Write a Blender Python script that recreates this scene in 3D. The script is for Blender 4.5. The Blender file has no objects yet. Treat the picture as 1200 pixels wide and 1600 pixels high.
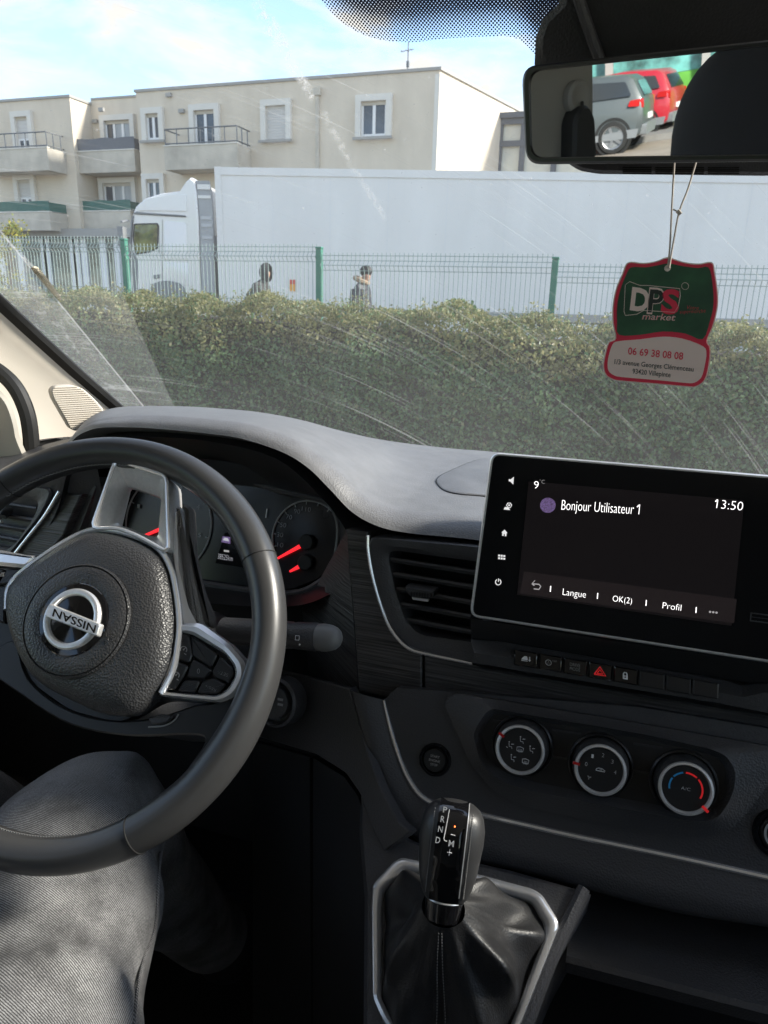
import bpy, bmesh, math, random
import numpy as np
from mathutils import Vector as V, Matrix
random.seed(7); np.random.seed(7)
R = math.radians
SC = bpy.context.scene
COL = SC.collection

# ------------------------------------------------------------------ camera, sky, sun, exposure
F = 1110.0
YAW, PITCH, ROLL = R(18.2), R(16.7), R(1.5)
FW = V((-math.sin(YAW)*math.cos(PITCH), math.cos(YAW)*math.cos(PITCH), -math.sin(PITCH)))
_r0 = V((math.cos(YAW), math.sin(YAW), 0)); _u0 = _r0.cross(FW)
RT = _r0*math.cos(ROLL) + _u0*math.sin(ROLL)
UP = _u0*math.cos(ROLL) - _r0*math.sin(ROLL)
cam_d = bpy.data.cameras.new("camera"); cam = bpy.data.objects.new("camera", cam_d); COL.objects.link(cam)
cam_d.sensor_fit = 'VERTICAL'; cam_d.sensor_height = 24.0; cam_d.lens = F/1600*24
cam_d.clip_start = 0.02; cam_d.clip_end = 800
cam.matrix_world = Matrix(((RT.x, UP.x, -FW.x, 0), (RT.y, UP.y, -FW.y, 0), (RT.z, UP.z, -FW.z, 0), (0, 0, 0, 1)))
SC.camera = cam
cam_d.dof.use_dof = True; cam_d.dof.focus_distance = .66; cam_d.dof.aperture_fstop = 15.0
SUN_AZ, SUN_EL = R(71), R(31)            # azimuth from straight ahead towards the right
SUN_DIR = V((math.sin(SUN_AZ)*math.cos(SUN_EL), math.cos(SUN_AZ)*math.cos(SUN_EL), math.sin(SUN_EL)))
sd = bpy.data.lights.new("sun", 'SUN'); sd.energy = 2.0; sd.angle = R(8); sd.color = (1, .93, .83)
so = bpy.data.objects.new("sun", sd); COL.objects.link(so); so.location = (20, 5, 30)
so.rotation_euler = (-SUN_DIR).to_track_quat('-Z', 'Y').to_euler()
SC.view_settings.view_transform = 'Standard'; SC.view_settings.look = 'None'
SC.view_settings.gamma = 1.0; SC.view_settings.exposure = 2.2
SC.cycles.max_bounces = 12; SC.cycles.transparent_max_bounces = 24; SC.cycles.diffuse_bounces = 6; SC.cycles.glossy_bounces = 6

world = bpy.data.worlds.new("World"); SC.world = world; world.use_nodes = True
wn, wl = world.node_tree.nodes, world.node_tree.links
wn.clear()
w_out = wn.new('ShaderNodeOutputWorld'); w_bg = wn.new('ShaderNodeBackground'); w_bg.inputs[1].default_value = .10
sky = wn.new('ShaderNodeTexSky'); sky.sky_type = 'NISHITA'; sky.sun_disc = False
sky.sun_elevation = SUN_EL; sky.sun_rotation = SUN_AZ; sky.dust_density = .3; sky.air_density = 1.0; sky.ozone_density = 2.5
tc = wn.new('ShaderNodeTexCoord'); mp = wn.new('ShaderNodeMapping'); mp.inputs['Scale'].default_value = (1.9, 1.3, 5.2)
mp.inputs['Rotation'].default_value = (R(8), R(-10), R(20))
nz = wn.new('ShaderNodeTexNoise'); nz.inputs['Scale'].default_value = 3.8; nz.inputs['Detail'].default_value = 9; nz.inputs['Roughness'].default_value = .58
nz.inputs['Distortion'].default_value = .35
cr_ = wn.new('ShaderNodeValToRGB'); cr_.color_ramp.elements[0].position = .43; cr_.color_ramp.elements[1].position = .63
cr_.color_ramp.elements[0].color = (.10, .10, .10, 1); cr_.color_ramp.elements[1].color = (1, 1, 1, 1)
mx = wn.new('ShaderNodeMix'); mx.data_type = 'RGBA'
wl.new(tc.outputs['Generated'], mp.inputs[0]); wl.new(mp.outputs[0], nz.inputs[0]); wl.new(nz.outputs[0], cr_.inputs[0])
wl.new(cr_.outputs[0], mx.inputs[0]); wl.new(sky.outputs[0], mx.inputs[6]); mx.inputs[7].default_value = (2.45, 2.38, 2.28, 1)
wl.new(mx.outputs[2], w_bg.inputs[0]); wl.new(w_bg.outputs[0], w_out.inputs[0])

# ------------------------------------------------------------------ geometry helpers
GZ = -1.42                               # height of the ground below the camera
def ray(x, y): return FW + RT*((x-600)/F) - UP*((y-800)/F)
class Pl:                                # a real plane of the place; maps a sight line to the point where it meets the plane
    def __init__(s, p0, n): s.p = V(p0); s.n = V(n).normalized()
    def __call__(s, x, y, off=0.0):
        d = ray(x, y); return d*((s.p + s.n*off).dot(s.n)/d.dot(s.n))
    def pts(s, L, off=0.0): return [s(x, y, off) for x, y in L]
def at(x, y, Y): d = ray(x, y); return d*(Y/d.y)
def atz(x, y, Z): d = ray(x, y); return d*(Z/d.z)
def tilt(deg, p0): return Pl(p0, (0, -math.cos(R(deg)), math.sin(R(deg))))
def lerp(a, b, t): return a + (b-a)*t
def cr(P, n=6, closed=False):            # Catmull-Rom through points
    P = [V(p) for p in P]; m = len(P); out = []
    for i in range(m if closed else m-1):
        if closed: p0, p1, p2, p3 = P[i-1], P[i], P[(i+1) % m], P[(i+2) % m]
        else: p1, p2 = P[i], P[i+1]; p0 = P[i-1] if i else p1*2-p2; p3 = P[i+2] if i+2 < m else p2*2-p1
        for k in range(n):
            t = k/n
            out.append(.5*((2*p1) + (p2-p0)*t + (2*p0-5*p1+4*p2-p3)*t*t + (3*p1-p0-3*p2+p3)*t**3))
    if not closed: out.append(P[-1])
    return out
def round_poly(P, r, n=4):               # round the corners of a closed polygon
    P = [V(p) for p in P]; out = []; m = len(P)
    for i in range(m):
        a, b, c = P[i-1], P[i], P[(i+1) % m]
        rr = min(r, (a-b).length*.45, (c-b).length*.45)
        p, q = b+(a-b).normalized()*rr, b+(c-b).normalized()*rr
        for k in range(n+1):
            t = k/n; out.append(p*(1-t)**2 + b*2*t*(1-t) + q*t*t)
    return out
def inset(P, d, n):                      # miter inset of a planar loop
    n = n.normalized(); m = len(P); A = V((0, 0, 0)); c = P[0]
    for i in range(m): A += (P[i]-c).cross(P[(i+1) % m]-c)
    s = 1 if A.dot(n) > 0 else -1; out = []
    for i in range(m):
        e0 = P[i]-P[i-1]; e1 = P[(i+1) % m]-P[i]
        n0 = n.cross(e0).normalized()*s; n1 = n.cross(e1).normalized()*s
        b = n0+n1
        if b.length < 1e-6: out.append(P[i]+n0*d); continue
        b.normalize(); k = max(.45, b.dot(n0)); out.append(P[i]+b*(d/k))
    return out
def resamp(P, n, start):                 # closed loop resampled by length, starting nearest to a point
    k = min(range(len(P)), key=lambda i: (P[i]-start).length); P = P[k:]+P[:k]; Q = P+[P[0]]
    d = [0]
    for i in range(len(P)): d.append(d[-1]+(Q[i+1]-Q[i]).length)
    out = []; j = 0
    for i in range(n):
        t = d[-1]*i/n
        while d[j+1] < t: j += 1
        out.append(lerp(Q[j], Q[j+1], (t-d[j])/max(1e-9, d[j+1]-d[j])))
    return out
WLOC = {}
class MB:
    def __init__(s): s.v = []; s.f = []; s.mi = []; s.mats = []
    def m(s, mat):
        if mat not in s.mats: s.mats.append(mat)
        return s.mats.index(mat)
    def add(s, vs, fs, mat):
        b = len(s.v); i = s.m(mat); s.v += [V(v) for v in vs]
        for f in fs: s.f.append([b+k for k in f]); s.mi.append(i)
        return s
    def loops(s, L, mat, closed=True, cap0=False, cap1=False, mcap=None):
        n = len(L[0]); vs = [p for l in L for p in l]; fs = []
        assert all(len(l) == n for l in L), [len(l) for l in L]
        for j in range(len(L)-1):
            for i in range(n if closed else n-1):
                k = (i+1) % n; fs.append([j*n+i, j*n+k, (j+1)*n+k, (j+1)*n+i])
        s.add(vs, fs, mat)
        if cap0: s.add(L[0], [list(range(n))], mcap or mat)
        if cap1: s.add(L[-1], [list(range(n))], mcap or mat)
        return s
    def plate(s, out, n, prof, mat, mcap=None, back=True):  # prof: (inset, height) from base to top
        n = n.normalized(); L = []
        for d, h in prof: L.append([p+n*h for p in (inset(out, d, n) if d else out)])
        return s.loops(L, mat, True, back, True, mcap)
    def frame(s, out, inn, n, h, mat, bev=.001):           # flat ring between two loops of equal count
        n = n.normalized()
        L = [[p for p in out], [p+n*(h-bev) for p in out], [p+n*h+(q-p).normalized()*bev for p, q in zip(out, inn)],
             [q+n*h+(p-q).normalized()*bev for p, q in zip(out, inn)], [q+n*(h-bev) for q in inn], [q for q in inn], [p for p in out]]
        return s.loops(L, mat)
    def tube(s, P, r, mat, seg=8, closed=False, cap=True, flat=None):
        P = [V(p) for p in P]; m = len(P); L = []; up = None
        for i in range(m):
            a = P[i-1] if (i or closed) else P[i]; b = P[(i+1) % m] if (i < m-1 or closed) else P[i]
            t = (b-a).normalized()
            if up is None: up = t.orthogonal().normalized()
            up = (up - t*up.dot(t)).normalized(); w = t.cross(up)
            ri = r[i] if isinstance(r, (list, tuple)) else r
            L.append([P[i] + (up*math.cos(k*2*math.pi/seg) + w*math.sin(k*2*math.pi/seg))*ri for k in range(seg)])
        if closed:
            # match the seam by the nearest rotation
            best = min(range(seg), key=lambda q: sum((L[0][(k+q) % seg]-L[-1][k]).length for k in range(seg)))
            L.append([L[0][(k+best) % seg] for k in range(seg)])
        return s.loops(L, mat, True, cap and not closed, cap and not closed)
    def lathe(s, c, ax, prof, mat, seg=32, mcap=None, cap0=False, cap1=True, e1=None):
        ax = V(ax).normalized(); e1 = V(e1).normalized() if e1 else ax.orthogonal().normalized(); e2 = ax.cross(e1); c = V(c)
        L = [[c+ax*h+(e1*math.cos(k*2*math.pi/seg)+e2*math.sin(k*2*math.pi/seg))*r for k in range(seg)] for r, h in prof]
        return s.loops(L, mat, True, cap0, cap1, mcap)
    def box(s, lo, hi, mat, bev=0):
        x0, y0, z0 = lo; x1, y1, z1 = hi
        o = [V((x0, y0, z0)), V((x1, y0, z0)), V((x1, y1, z0)), V((x0, y1, z0))]
        if bev: return s.plate(o, V((0, 0, 1)), [(bev, 0), (0, bev), (0, z1-z0-bev), (bev, z1-z0)], mat)
        return s.plate(o, V((0, 0, 1)), [(0, 0), (0, z1-z0)], mat)
    def obox(s, c, ex, ey, ez, mat):     # oriented box, half extents as vectors
        c, ex, ey, ez = V(c), V(ex), V(ey), V(ez)
        o = [c-ex-ey-ez, c+ex-ey-ez, c+ex+ey-ez, c-ex+ey-ez]
        return s.loops([o, [p+ez*2 for p in o]], mat, True, True, True)
    def grid(s, rows, mat): return s.loops(rows, mat, False)
    def text(s, body, p0, p1, pt, mat, lift=None, bold=-.017, spacing=1.0):
        cu = bpy.data.curves.new("lettering", 'FONT'); cu.body = body; cu.size = 1; cu.resolution_u = 3; cu.offset = bold; cu.space_character = spacing
        o = bpy.data.objects.new("lettering", cu); me = bpy.data.meshes.new_from_object(o)
        if len(me.vertices):
            xs = [v.co.x for v in me.vertices]; x0, x1 = min(xs), max(xs)
            cap = .70; ex = (p1-p0)/(x1-x0); ey = (pt-p0)/cap; l = lift or V((0, 0, 0))
            s.add([p0+ex*(v.co.x-x0)+ey*v.co.y+l for v in me.vertices], [list(p.vertices) for p in me.polygons], mat)
        bpy.data.objects.remove(o); bpy.data.curves.remove(cu); bpy.data.meshes.remove(me)
        return s
    def build(s, name, parent=None, label=None, sharp=35, cat=None, group=None, kind=None, base=False, smooth=True):
        me = bpy.data.meshes.new(name)
        vs = np.array([tuple(v) for v in s.v]); lo, hi = vs.min(0), vs.max(0)
        c = (lo+hi)/2
        if base: c[2] = lo[2]
        me.from_pydata([tuple(v) for v in (vs-c)], [], s.f)
        for m_ in s.mats: me.materials.append(m_)
        me.polygons.foreach_set('material_index', s.mi)
        bm = bmesh.new(); bm.from_mesh(me)
        bmesh.ops.remove_doubles(bm, verts=bm.verts, dist=1e-6)
        bmesh.ops.recalc_face_normals(bm, faces=bm.faces); bm.to_mesh(me); bm.free()
        if smooth: me.shade_smooth(); me.set_sharp_from_angle(angle=R(sharp))
        o = bpy.data.objects.new(name, me); COL.objects.link(o)
        place(o, V(c), parent); tag(o, label, cat, group, kind)
        return o
def place(o, w, parent):
    WLOC[o.name] = V(w)
    if parent: o.parent = parent; o.location = V(w)-WLOC[parent.name]
    else: o.location = w
def tag(o, label=None, cat=None, group=None, kind=None):
    if label: o['label'] = label
    if cat: o['category'] = cat
    if group: o['group'] = group
    if kind: o['kind'] = kind
    return o
def empty(name, loc, label, cat, group=None, rz=0):
    o = bpy.data.objects.new(name, None); o.empty_display_size = .1; COL.objects.link(o); place(o, V(loc), None)
    o.rotation_euler = (0, 0, rz); return tag(o, label, cat, group)
def copy_tree(o, parent=None):
    c = o.copy(); COL.objects.link(c)
    if parent: c.parent = parent
    for ch in list(o.children): copy_tree(ch, c)
    return c

# ------------------------------------------------------------------ materials
def M(name, col, rough=.5, metal=0, bump=None, var=None, coat=0, emit=None, spec=.5, trans=0, stretch=None):
    m = bpy.data.materials.new(name); m.use_nodes = True; nt = m.node_tree; n = nt.nodes; l = nt.links
    b = n['Principled BSDF']; b.inputs['Base Color'].default_value = (*col, 1); b.inputs['Roughness'].default_value = rough
    b.inputs['Metallic'].default_value = metal; b.inputs['Coat Weight'].default_value = coat; b.inputs['Specular IOR Level'].default_value = spec
    b.inputs['Transmission Weight'].default_value = trans; b.inputs['Coat Roughness'].default_value = .04
    t = n.new('ShaderNodeTexCoord'); src = t.outputs['Object']
    if stretch:
        mp = n.new('ShaderNodeMapping'); mp.inputs['Scale'].default_value = stretch; l.new(src, mp.inputs[0]); src2 = mp.outputs[0]
    else: src2 = src
    if var:
        z = n.new('ShaderNodeTexNoise'); z.inputs['Scale'].default_value = var[0]; z.inputs['Detail'].default_value = 6; z.inputs['Roughness'].default_value = .6; l.new(src2, z.inputs[0])
        r = n.new('ShaderNodeValToRGB'); a = var[1]
        c2 = var[2] if len(var) > 2 else col
        r.color_ramp.elements[0].position = .3; r.color_ramp.elements[1].position = .72
        r.color_ramp.elements[0].color = (*[x*(1-a) for x in col], 1); r.color_ramp.elements[1].color = (*[min(1, x*(1+a)) for x in c2], 1)
        l.new(z.outputs[0], r.inputs[0]); l.new(r.outputs[0], b.inputs['Base Color'])
    z2 = n.new('ShaderNodeTexNoise'); z2.inputs['Scale'].default_value = (9 if rough > .02 else 3); z2.inputs['Detail'].default_value = 5; l.new(src, z2.inputs[0])
    mr = n.new('ShaderNodeMapRange'); mr.inputs[3].default_value = max(0, rough*.82); mr.inputs[4].default_value = min(1, rough*1.18); l.new(z2.outputs[0], mr.inputs[0]); l.new(mr.outputs[0], b.inputs['Roughness'])
    if bump:
        kind, sc, st = bump[:3]
        if kind == 'v': x = n.new('ShaderNodeTexVoronoi'); x.inputs['Scale'].default_value = sc; o = x.outputs['Distance']
        else: x = n.new('ShaderNodeTexNoise'); x.inputs['Scale'].default_value = sc; x.inputs['Detail'].default_value = 3; o = x.outputs[0]
        l.new(src2, x.inputs[0]); bp = n.new('ShaderNodeBump'); bp.inputs['Strength'].default_value = st; bp.inputs['Distance'].default_value = bump[3] if len(bump) > 3 else .001
        l.new(o, bp.inputs['Height']); l.new(bp.outputs[0], b.inputs['Normal'])
    if emit: b.inputs['Emission Color'].default_value = (*emit[0], 1); b.inputs['Emission Strength'].default_value = emit[1]
    return m
GRAIN = ('v', 560, .4, .0008)
m_plastic = M('black grained plastic', (.036, .036, .038), .44, bump=GRAIN)
m_plastic2 = M('charcoal grained plastic', (.052, .052, .056), .42, bump=GRAIN)
m_smooth = M('smooth black plastic', (.018, .018, .019), .38)
m_dashtop = M('grey grained dashboard skin', (.155, .155, .16), .50, bump=('v', 520, .3, .0008), var=(40, .12))
m_gloss = M('gloss black', (.006, .006, .007), .06, coat=.5)
m_recess = M('deep black', (.006, .006, .006), .7)
m_leather = M('black leather', (.028, .028, .029), .42, bump=('v', 750, .16, .0004))
m_rimleather = M('smooth rim leather', (.042, .042, .043), .34, bump=('n', 900, .10, .0004))
m_airbag = M('leather-look airbag skin', (.040, .040, .042), .38, bump=('v', 560, .6, .0009))
m_chrome = M('bright chrome', (.92, .92, .93), .18, .75)
m_satin = M('satin silver', (.82, .81, .80), .32, .6, var=(300, .08))
m_bezel = M('brushed silver bezel', (.90, .90, .91), .24, .70, bump=('n', 400, .12, .0004))
m_taupe = M('warm grey shroud plastic', (.085, .077, .068), .62, bump=('v', 900, .3, .0005), var=(700, .25))
m_wood = M('dark striated trim', (.024, .023, .025), .38, bump=('n', 60, .9, .0016), var=(55, .7, (.060, .058, .058)), stretch=(.22, .22, 9))
m_cream = M('cream pillar trim', (.56, .51, .44), .7, bump=('n', 700, .3, .0006))
m_seal = M('black rubber seal', (.012, .012, .012), .65)
m_roof = M('roof lining cloth', (.70, .69, .66), .9, bump=('n', 900, .4, .001))
m_white_print = M('white print', (.72, .72, .72), .6)
m_grey_print = M('grey print', (.30, .30, .30), .6)
m_dim_print = M('moulded lettering', (.05, .05, .052), .5)
m_lit_white = M('lit white screen pixels', (.8, .8, .8), .5, emit=((1, .97, .95), .42))
m_lit_trip = M('trip display pixels', (.3, .3, .3), .5, emit=((.9, .9, 1), .10))
m_lit_dim = M('dim screen pixels', (.3, .3, .3), .5, emit=((.8, .75, .75), .09))
m_lit_red = M('lit red pointer', (.7, .02, .02), .5, emit=((1, .02, .03), .28))
m_red_print = M('red print', (.62, .02, .03), .5, emit=((1, .03, .03), .05))
m_blue_print = M('blue print', (.03, .30, .62), .5)
m_purple = M('violet screen pixels', (.3, .2, .45), .5, emit=((.30, .18, .42), .05), var=(900, .8))
m_screen = M('screen glass', (.009, .009, .010), .10, spec=.3)
m_display = M('lit display area', (.006, .0055, .006), .10, spec=.3, emit=((.75, .62, .68), .0016))
m_dial = M('dial face', (.009, .009, .011), .25)
m_orange = M('orange led', (.6, .1, .02), .5, emit=((1, .18, .04), 1.2))
m_stitch = M('grey stitching thread', (.20, .20, .20), .8)
m_boot = M('soft black boot leather', (.017, .017, .018), .44, bump=('v', 620, .3, .0006))
m_carpet = M('black carpet', (.008, .008, .008), .95, bump=('n', 800, .8, .003))
m_door = M('beige door trim', (.36, .34, .30), .75, bump=('n', 600, .3, .0006))
m_seat = M('black seat cloth', (.012, .012, .014), .9, bump=('n', 900, .5, .001))
m_panelgrey = M('grey pillar panel', (.22, .21, .19), .7, bump=('n', 500, .2, .0006))
m_frit = None

exec_order = None
# ================================================================== OUTSIDE: ground, road, building, lorry, fence, hedge
m_asphalt = M('asphalt', (.075, .073, .070), .9, bump=('n', 60, .5, .01), var=(1.5, .2))
m_paving = M('tan paving', (.30, .25, .20), .9, var=(1.2, .18), bump=('n', 40, .4, .01))
m_pave = M('pavement', (.22, .21, .20), .9, var=(2, .15))
m_stucco = M('cream render', (.66, .58, .47), .9, var=(1.3, .085), bump=('n', 25, .25, .01), stretch=(1, 1, .35))
m_stucco_l = M('pale window surround', (.70, .67, .61), .9, var=(1.5, .05))
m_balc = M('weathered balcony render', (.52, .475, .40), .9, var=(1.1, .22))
m_coping = M('roof edge metal', (.33, .32, .30), .5)
m_pvc = M('white window frame', (.78, .78, .78), .4)
m_shutter = M('roller shutter', (.58, .56, .53), .6)
m_pane = M('window pane', (.055, .07, .09), .06, var=(.5, .5))
m_pane_d = M('dark shop pane', (.035, .055, .055), .08, var=(1.6, .8, (.12, .15, .14)))
m_curtain = M('net curtain behind glass', (.36, .38, .40), .3, var=(3, .2), stretch=(4, 4, .3))
m_rail = M('grey railing', (.16, .17, .18), .5, .6)
m_gscreen = M('green privacy screen', (.035, .13, .105), .7, var=(6, .25), stretch=(1, 1, 8))
m_grscreen = M('grey privacy screen', (.15, .155, .17), .7)
m_annex = M('dark grey aluminium', (.09, .095, .11), .45, .4)
m_annexg = M('annex glazing', (.60, .58, .52), .25, var=(.35, .25, (.70, .66, .52)))  # pale cream reflection put into the pane colour
m_trailer = M('white trailer panel', (.74, .725, .70), .42, var=(1.4, .05), coat=.2, stretch=(1, 1, .22))
m_cab = M('white cab paint', (.76, .75, .735), .25, coat=.6)
m_cabgrey = M('grey cab trim', (.20, .21, .22), .5)
m_tyre = M('tyre rubber', (.02, .02, .02), .8)
m_rim = M('wheel rim', (.38, .38, .39), .35, .8)
m_fence = M('green powder coat', (.03, .17, .115), .45)
m_wire = M('green fence wire', (.26, .33, .31), .45)
m_label = M('orange label', (.75, .33, .03), .6)
m_labelr = M('red label', (.6, .06, .03), .6)
m_lampred = M('red lamp lens', (.5, .02, .02), .15, coat=.5)

mb = MB(); mb.add([(-300, -300, GZ), (300, -300, GZ), (300, 300, GZ), (-300, 300, GZ)], [[0, 1, 2, 3]], m_paving); mb.build('ground', kind='structure')
mb = MB(); mb.box((-120, 12.3, GZ+.004), (120, 24, GZ+.012), m_asphalt); mb.build('road', kind='structure')
mb = MB(); mb.box((-120, 7.9, GZ+.004), (120, 12.3, GZ+.20), m_pave, .02); mb.build('pavement', kind='structure')
mb = MB(); mb.box((-120, 24, GZ+.004), (120, 28.0, GZ+.13), m_pave, .02); mb.build('pavement', kind='structure')

# ---- apartment building
YB = 28.0; YR = 29.3
bld = empty('apartment_building', (-16, YB, GZ), 'cream flat roofed apartment block with balconies behind the white lorry', 'building')
zt = .282*YB                                          # roof line
X_c = -.269*YB; X_r0 = -.851*YB; X_r1 = -.731*YB; X_l = -1.35*YB
zt2 = .276*YR
def wall_box(lo, hi, mat=m_stucco): return MB().box(lo, hi, mat)
mb = MB()
mb.box((X_l, YB, GZ), (X_r0, YB+9, zt), m_stucco)
mb.box((X_r0+.003, YR, GZ), (X_r1-.003, YB+8.9, zt2), m_stucco)
o_ = [V((X_r1, YB, GZ)), V((X_c, YB, GZ)), V((X_c+2.2, YB+7.5, GZ)), V((X_r1, YB+9.2, GZ))]
mb.plate(o_, V((0, 0, 1)), [(0, 0), (0, zt-GZ)], m_stucco)
mb.build('wall', bld)
mb = MB()
mb.box((X_l-.05, YB-.06, zt+.002), (X_r0+.05, YB+9, zt+.10), m_coping)
mb.box((X_r0+.06, YR-.05, zt2+.002), (X_r1-.06, YB+8.8, zt2+.08), m_coping)
mb.plate([p+V((0, 0, zt-GZ+.002)) for p in [V((X_r1-.05, YB-.06, GZ)), V((X_c+.06, YB-.06, GZ)), V((X_c+2.27, YB+7.56, GZ)), V((X_r1-.05, YB+9.26, GZ))]], V((0, 0, 1)), [(0, 0), (0, .10)], m_coping)
mb.build('roof_edge', bld)
mb = MB(); mb.box((X_c-.16, YB-.02, GZ), (X_c+.012, YB-.002, zt-.12), m_stucco_l); mb.build('corner_band', bld)
mb = MB(); a = at(497, 150, YB); mb.box((a.x-.07, YB-.10, GZ), (a.x+.07, YB-.003, a.z+.0), m_balc); mb.box((a.x-.14, YB-.16, a.z), (a.x+.14, YB-.003, a.z+.25), m_balc); mb.build('drainpipe', bld)

def window(x0, y0, x1, y1, Y, kind='w', sill=True, mull=1):
    a, b = at(x0, y0, Y), at(x1, y1, Y); xa, xb, za, zb = a.x, b.x, b.z, a.z
    w = MB(); s_ = .22
    for lo, hi in (((xa-s_, za-s_*.3), (xa, zb+s_)), ((xb, za-s_*.3), (xb+s_, zb+s_)), ((xa, zb), (xb, zb+s_))):
        w.box((lo[0], Y-.17, lo[1]), (hi[0], Y-.002, hi[1]), m_stucco_l)
    if sill: w.box((xa-s_-.06, Y-.26, za-.14), (xb+s_+.06, Y-.172, za-.05), m_coping)
    f = w.build('window', bld)
    p = MB()                                          # frame and glass sit behind the wall face: reveal cut as a dark box
    fr = .075
    if kind == 'shut':
        n = 12
        for k in range(n): p.box((xa, Y-.030, lerp(za, zb, k/n)+.004), (xb, Y-.004, lerp(za, zb, (k+1)/n)), m_shutter)
        p.build('roller_shutter', f); return
    zz = zb
    if kind == 'half':
        zz = lerp(zb, za, .42)
        for k in range(6): p.box((xa, Y-.032, lerp(zz, zb, k/6)+.004), (xb, Y-.004, lerp(zz, zb, (k+1)/6)), m_shutter)
    p.box((xa, Y-.008, za), (xb, Y-.003, zz), m_pane)
    p.box((xa, Y-.034, za), (xa+fr, Y-.009, zz), m_pvc); p.box((xb-fr, Y-.034, za), (xb, Y-.009, zz), m_pvc)
    p.box((xa+fr, Y-.034, za), (xb-fr, Y-.009, za+fr), m_pvc); p.box((xa+fr, Y-.034, zz-fr), (xb-fr, Y-.009, zz), m_pvc)
    for k in range(1, mull+1):
        xm = lerp(xa, xb, k/(mull+1)); p.box((xm-fr*.8, Y-.040, za+fr), (xm+fr*.8, Y-.009, zz-fr), m_pvc)
    if mull > 1:
        xm = lerp(xa, xb, 1/3); p.box((xm+fr, Y-.012, za+fr), (xb-fr, Y-.009, zz-fr), m_curtain)
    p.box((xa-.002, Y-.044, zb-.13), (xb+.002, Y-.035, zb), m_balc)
    p.build('pane', f)
window(26, 184, 54, 262, YB, 'half', False)
window(30, 282, 57, 345, YB, 'half', False)
window(165, 190, 210, 258, YR, 'w', False, 2)
window(163, 287, 212, 350, YR, 'w', False, 2)
window(230, 179, 252, 218, YB)
window(231, 281, 254, 318, YB)
window(305, 174, 340, 255, YB, 'w', False)
window(417, 167, 449, 217, YB, 'shut')
window(566, 160, 604, 212, YB)
window(360, 300, 395, 365, YB); window(470, 285, 510, 340, YB)
def balcony(px0, px1, ytop, ybot, Yb_, depth, style):
    Yf_ = Yb_-depth
    a, b = at(px0, ytop, Yf_), at(px1, ybot, Yf_)
    x0, x1, z1, z0 = a.x, b.x, a.z, b.z
    w = MB(); w.box((x0, Yf_, z0), (x1, Yf_+.12, z1), m_balc); w.box((x0, Yf_+.121, z0), (x0+.12, Yb_-.003, z1), m_balc); w.box((x1-.12, Yf_+.121, z0), (x1, Yb_-.003, z1), m_balc)
    w.box((x0+.121, Yf_+.121, z0+.02), (x1-.121, Yb_-.003, z0+.18), m_balc)
    w.box((x0-.02, Yf_-.03, z1), (x1+.02, Yf_+.14, z1+.04), m_stucco_l)
    o = w.build('balcony', bld); r = MB()
    h = .62
    if style == 'rail':
        for z in (z1+.10, z1+h): r.tube([(x0+.04, Yb_-.05, z), (x0+.04, Yf_+.06, z), (x1-.04, Yf_+.06, z), (x1-.04, Yb_-.05, z)], .028, m_rail, 6)
        n = max(3, int((x1-x0)/.55))
        for k in range(n+1): x = lerp(x0+.04, x1-.04, k/n); r.tube([(x, Yf_+.06, z1), (x, Yf_+.06, z1+h)], .022, m_rail, 6)
        for k in range(2): r.tube([(x1-.04, lerp(Yf_, Yb_, .4+.4*k), z1), (x1-.04, lerp(Yf_, Yb_, .4+.4*k), z1+h)], .022, m_rail, 6)
        r.build('railing', o)
    else:
        h = .40 if style == 'green' else .45
        mt = m_gscreen if style == 'green' else m_grscreen
        nn = 12; rows = []
        for k in range(5):
            rows.append([V((lerp(x0, x1, i/nn), Yf_+.02+.02*math.sin(i*2.1+k), lerp(z1+.05, z1+h+.05, k/4)+.02*math.sin(i*1.3))) for i in range(nn+1)])
        r.loops(rows+[[p+V((0, .03, 0)) for p in rw] for rw in rows[::-1]], mt, False)
        r.box((x1-.03, Yf_+.06, z1+.05), (x1, Yb_-.05, z1+h), mt)
        r.build('privacy_screen', o)
balcony(-40, 77, 236, 266, YB, 1.1, 'rail')
balcony(-40, 80, 333, 360, YB, 1.1, 'green')
balcony(113, 212, 238, 268, YR, 1.1, 'grey')
balcony(110, 206, 331, 362, YR, 1.1, 'green')
balcony(256, 372, 229, 262, YB, 1.1, 'rail')
# ground floor shop front
mb = MB(); a, b = at(-60, 372, YB), at(330, 372, YB)
mb.box((a.x, YB-.03, GZ), (b.x, YB-.003, a.z), m_pane_d)
for px in (-40, 5, 34, 72, 76, 117, 122, 134, 164, 186, 215, 250): q = at(px, 400, YB); mb.box((q.x-.16, YB-.12, GZ), (q.x+.16, YB-.031, a.z), m_pvc)
mb.box((at(90, 400, YB).x, YB-.14, GZ), (at(186, 400, YB).x, YB-.121, GZ+.55), m_stucco_l)
mb.box((a.x, YB-.5, a.z+.002), (b.x, YB-.032, a.z+.35), m_coping)
mb.build('shop_front', bld)
mb = MB()
for px, py in ((160, 172), (265, 149), (285, 174), (150, 190), (147, 283)):
    mb = MB(); Yq = YR if px in (150, 147) else YB; q = at(px, py, Yq); mb.box((q.x-.12, Yq-.12, q.z-.07), (q.x+.12, Yq-.003, q.z+.07), m_coping); mb.build('wall_vent', bld)
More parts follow.
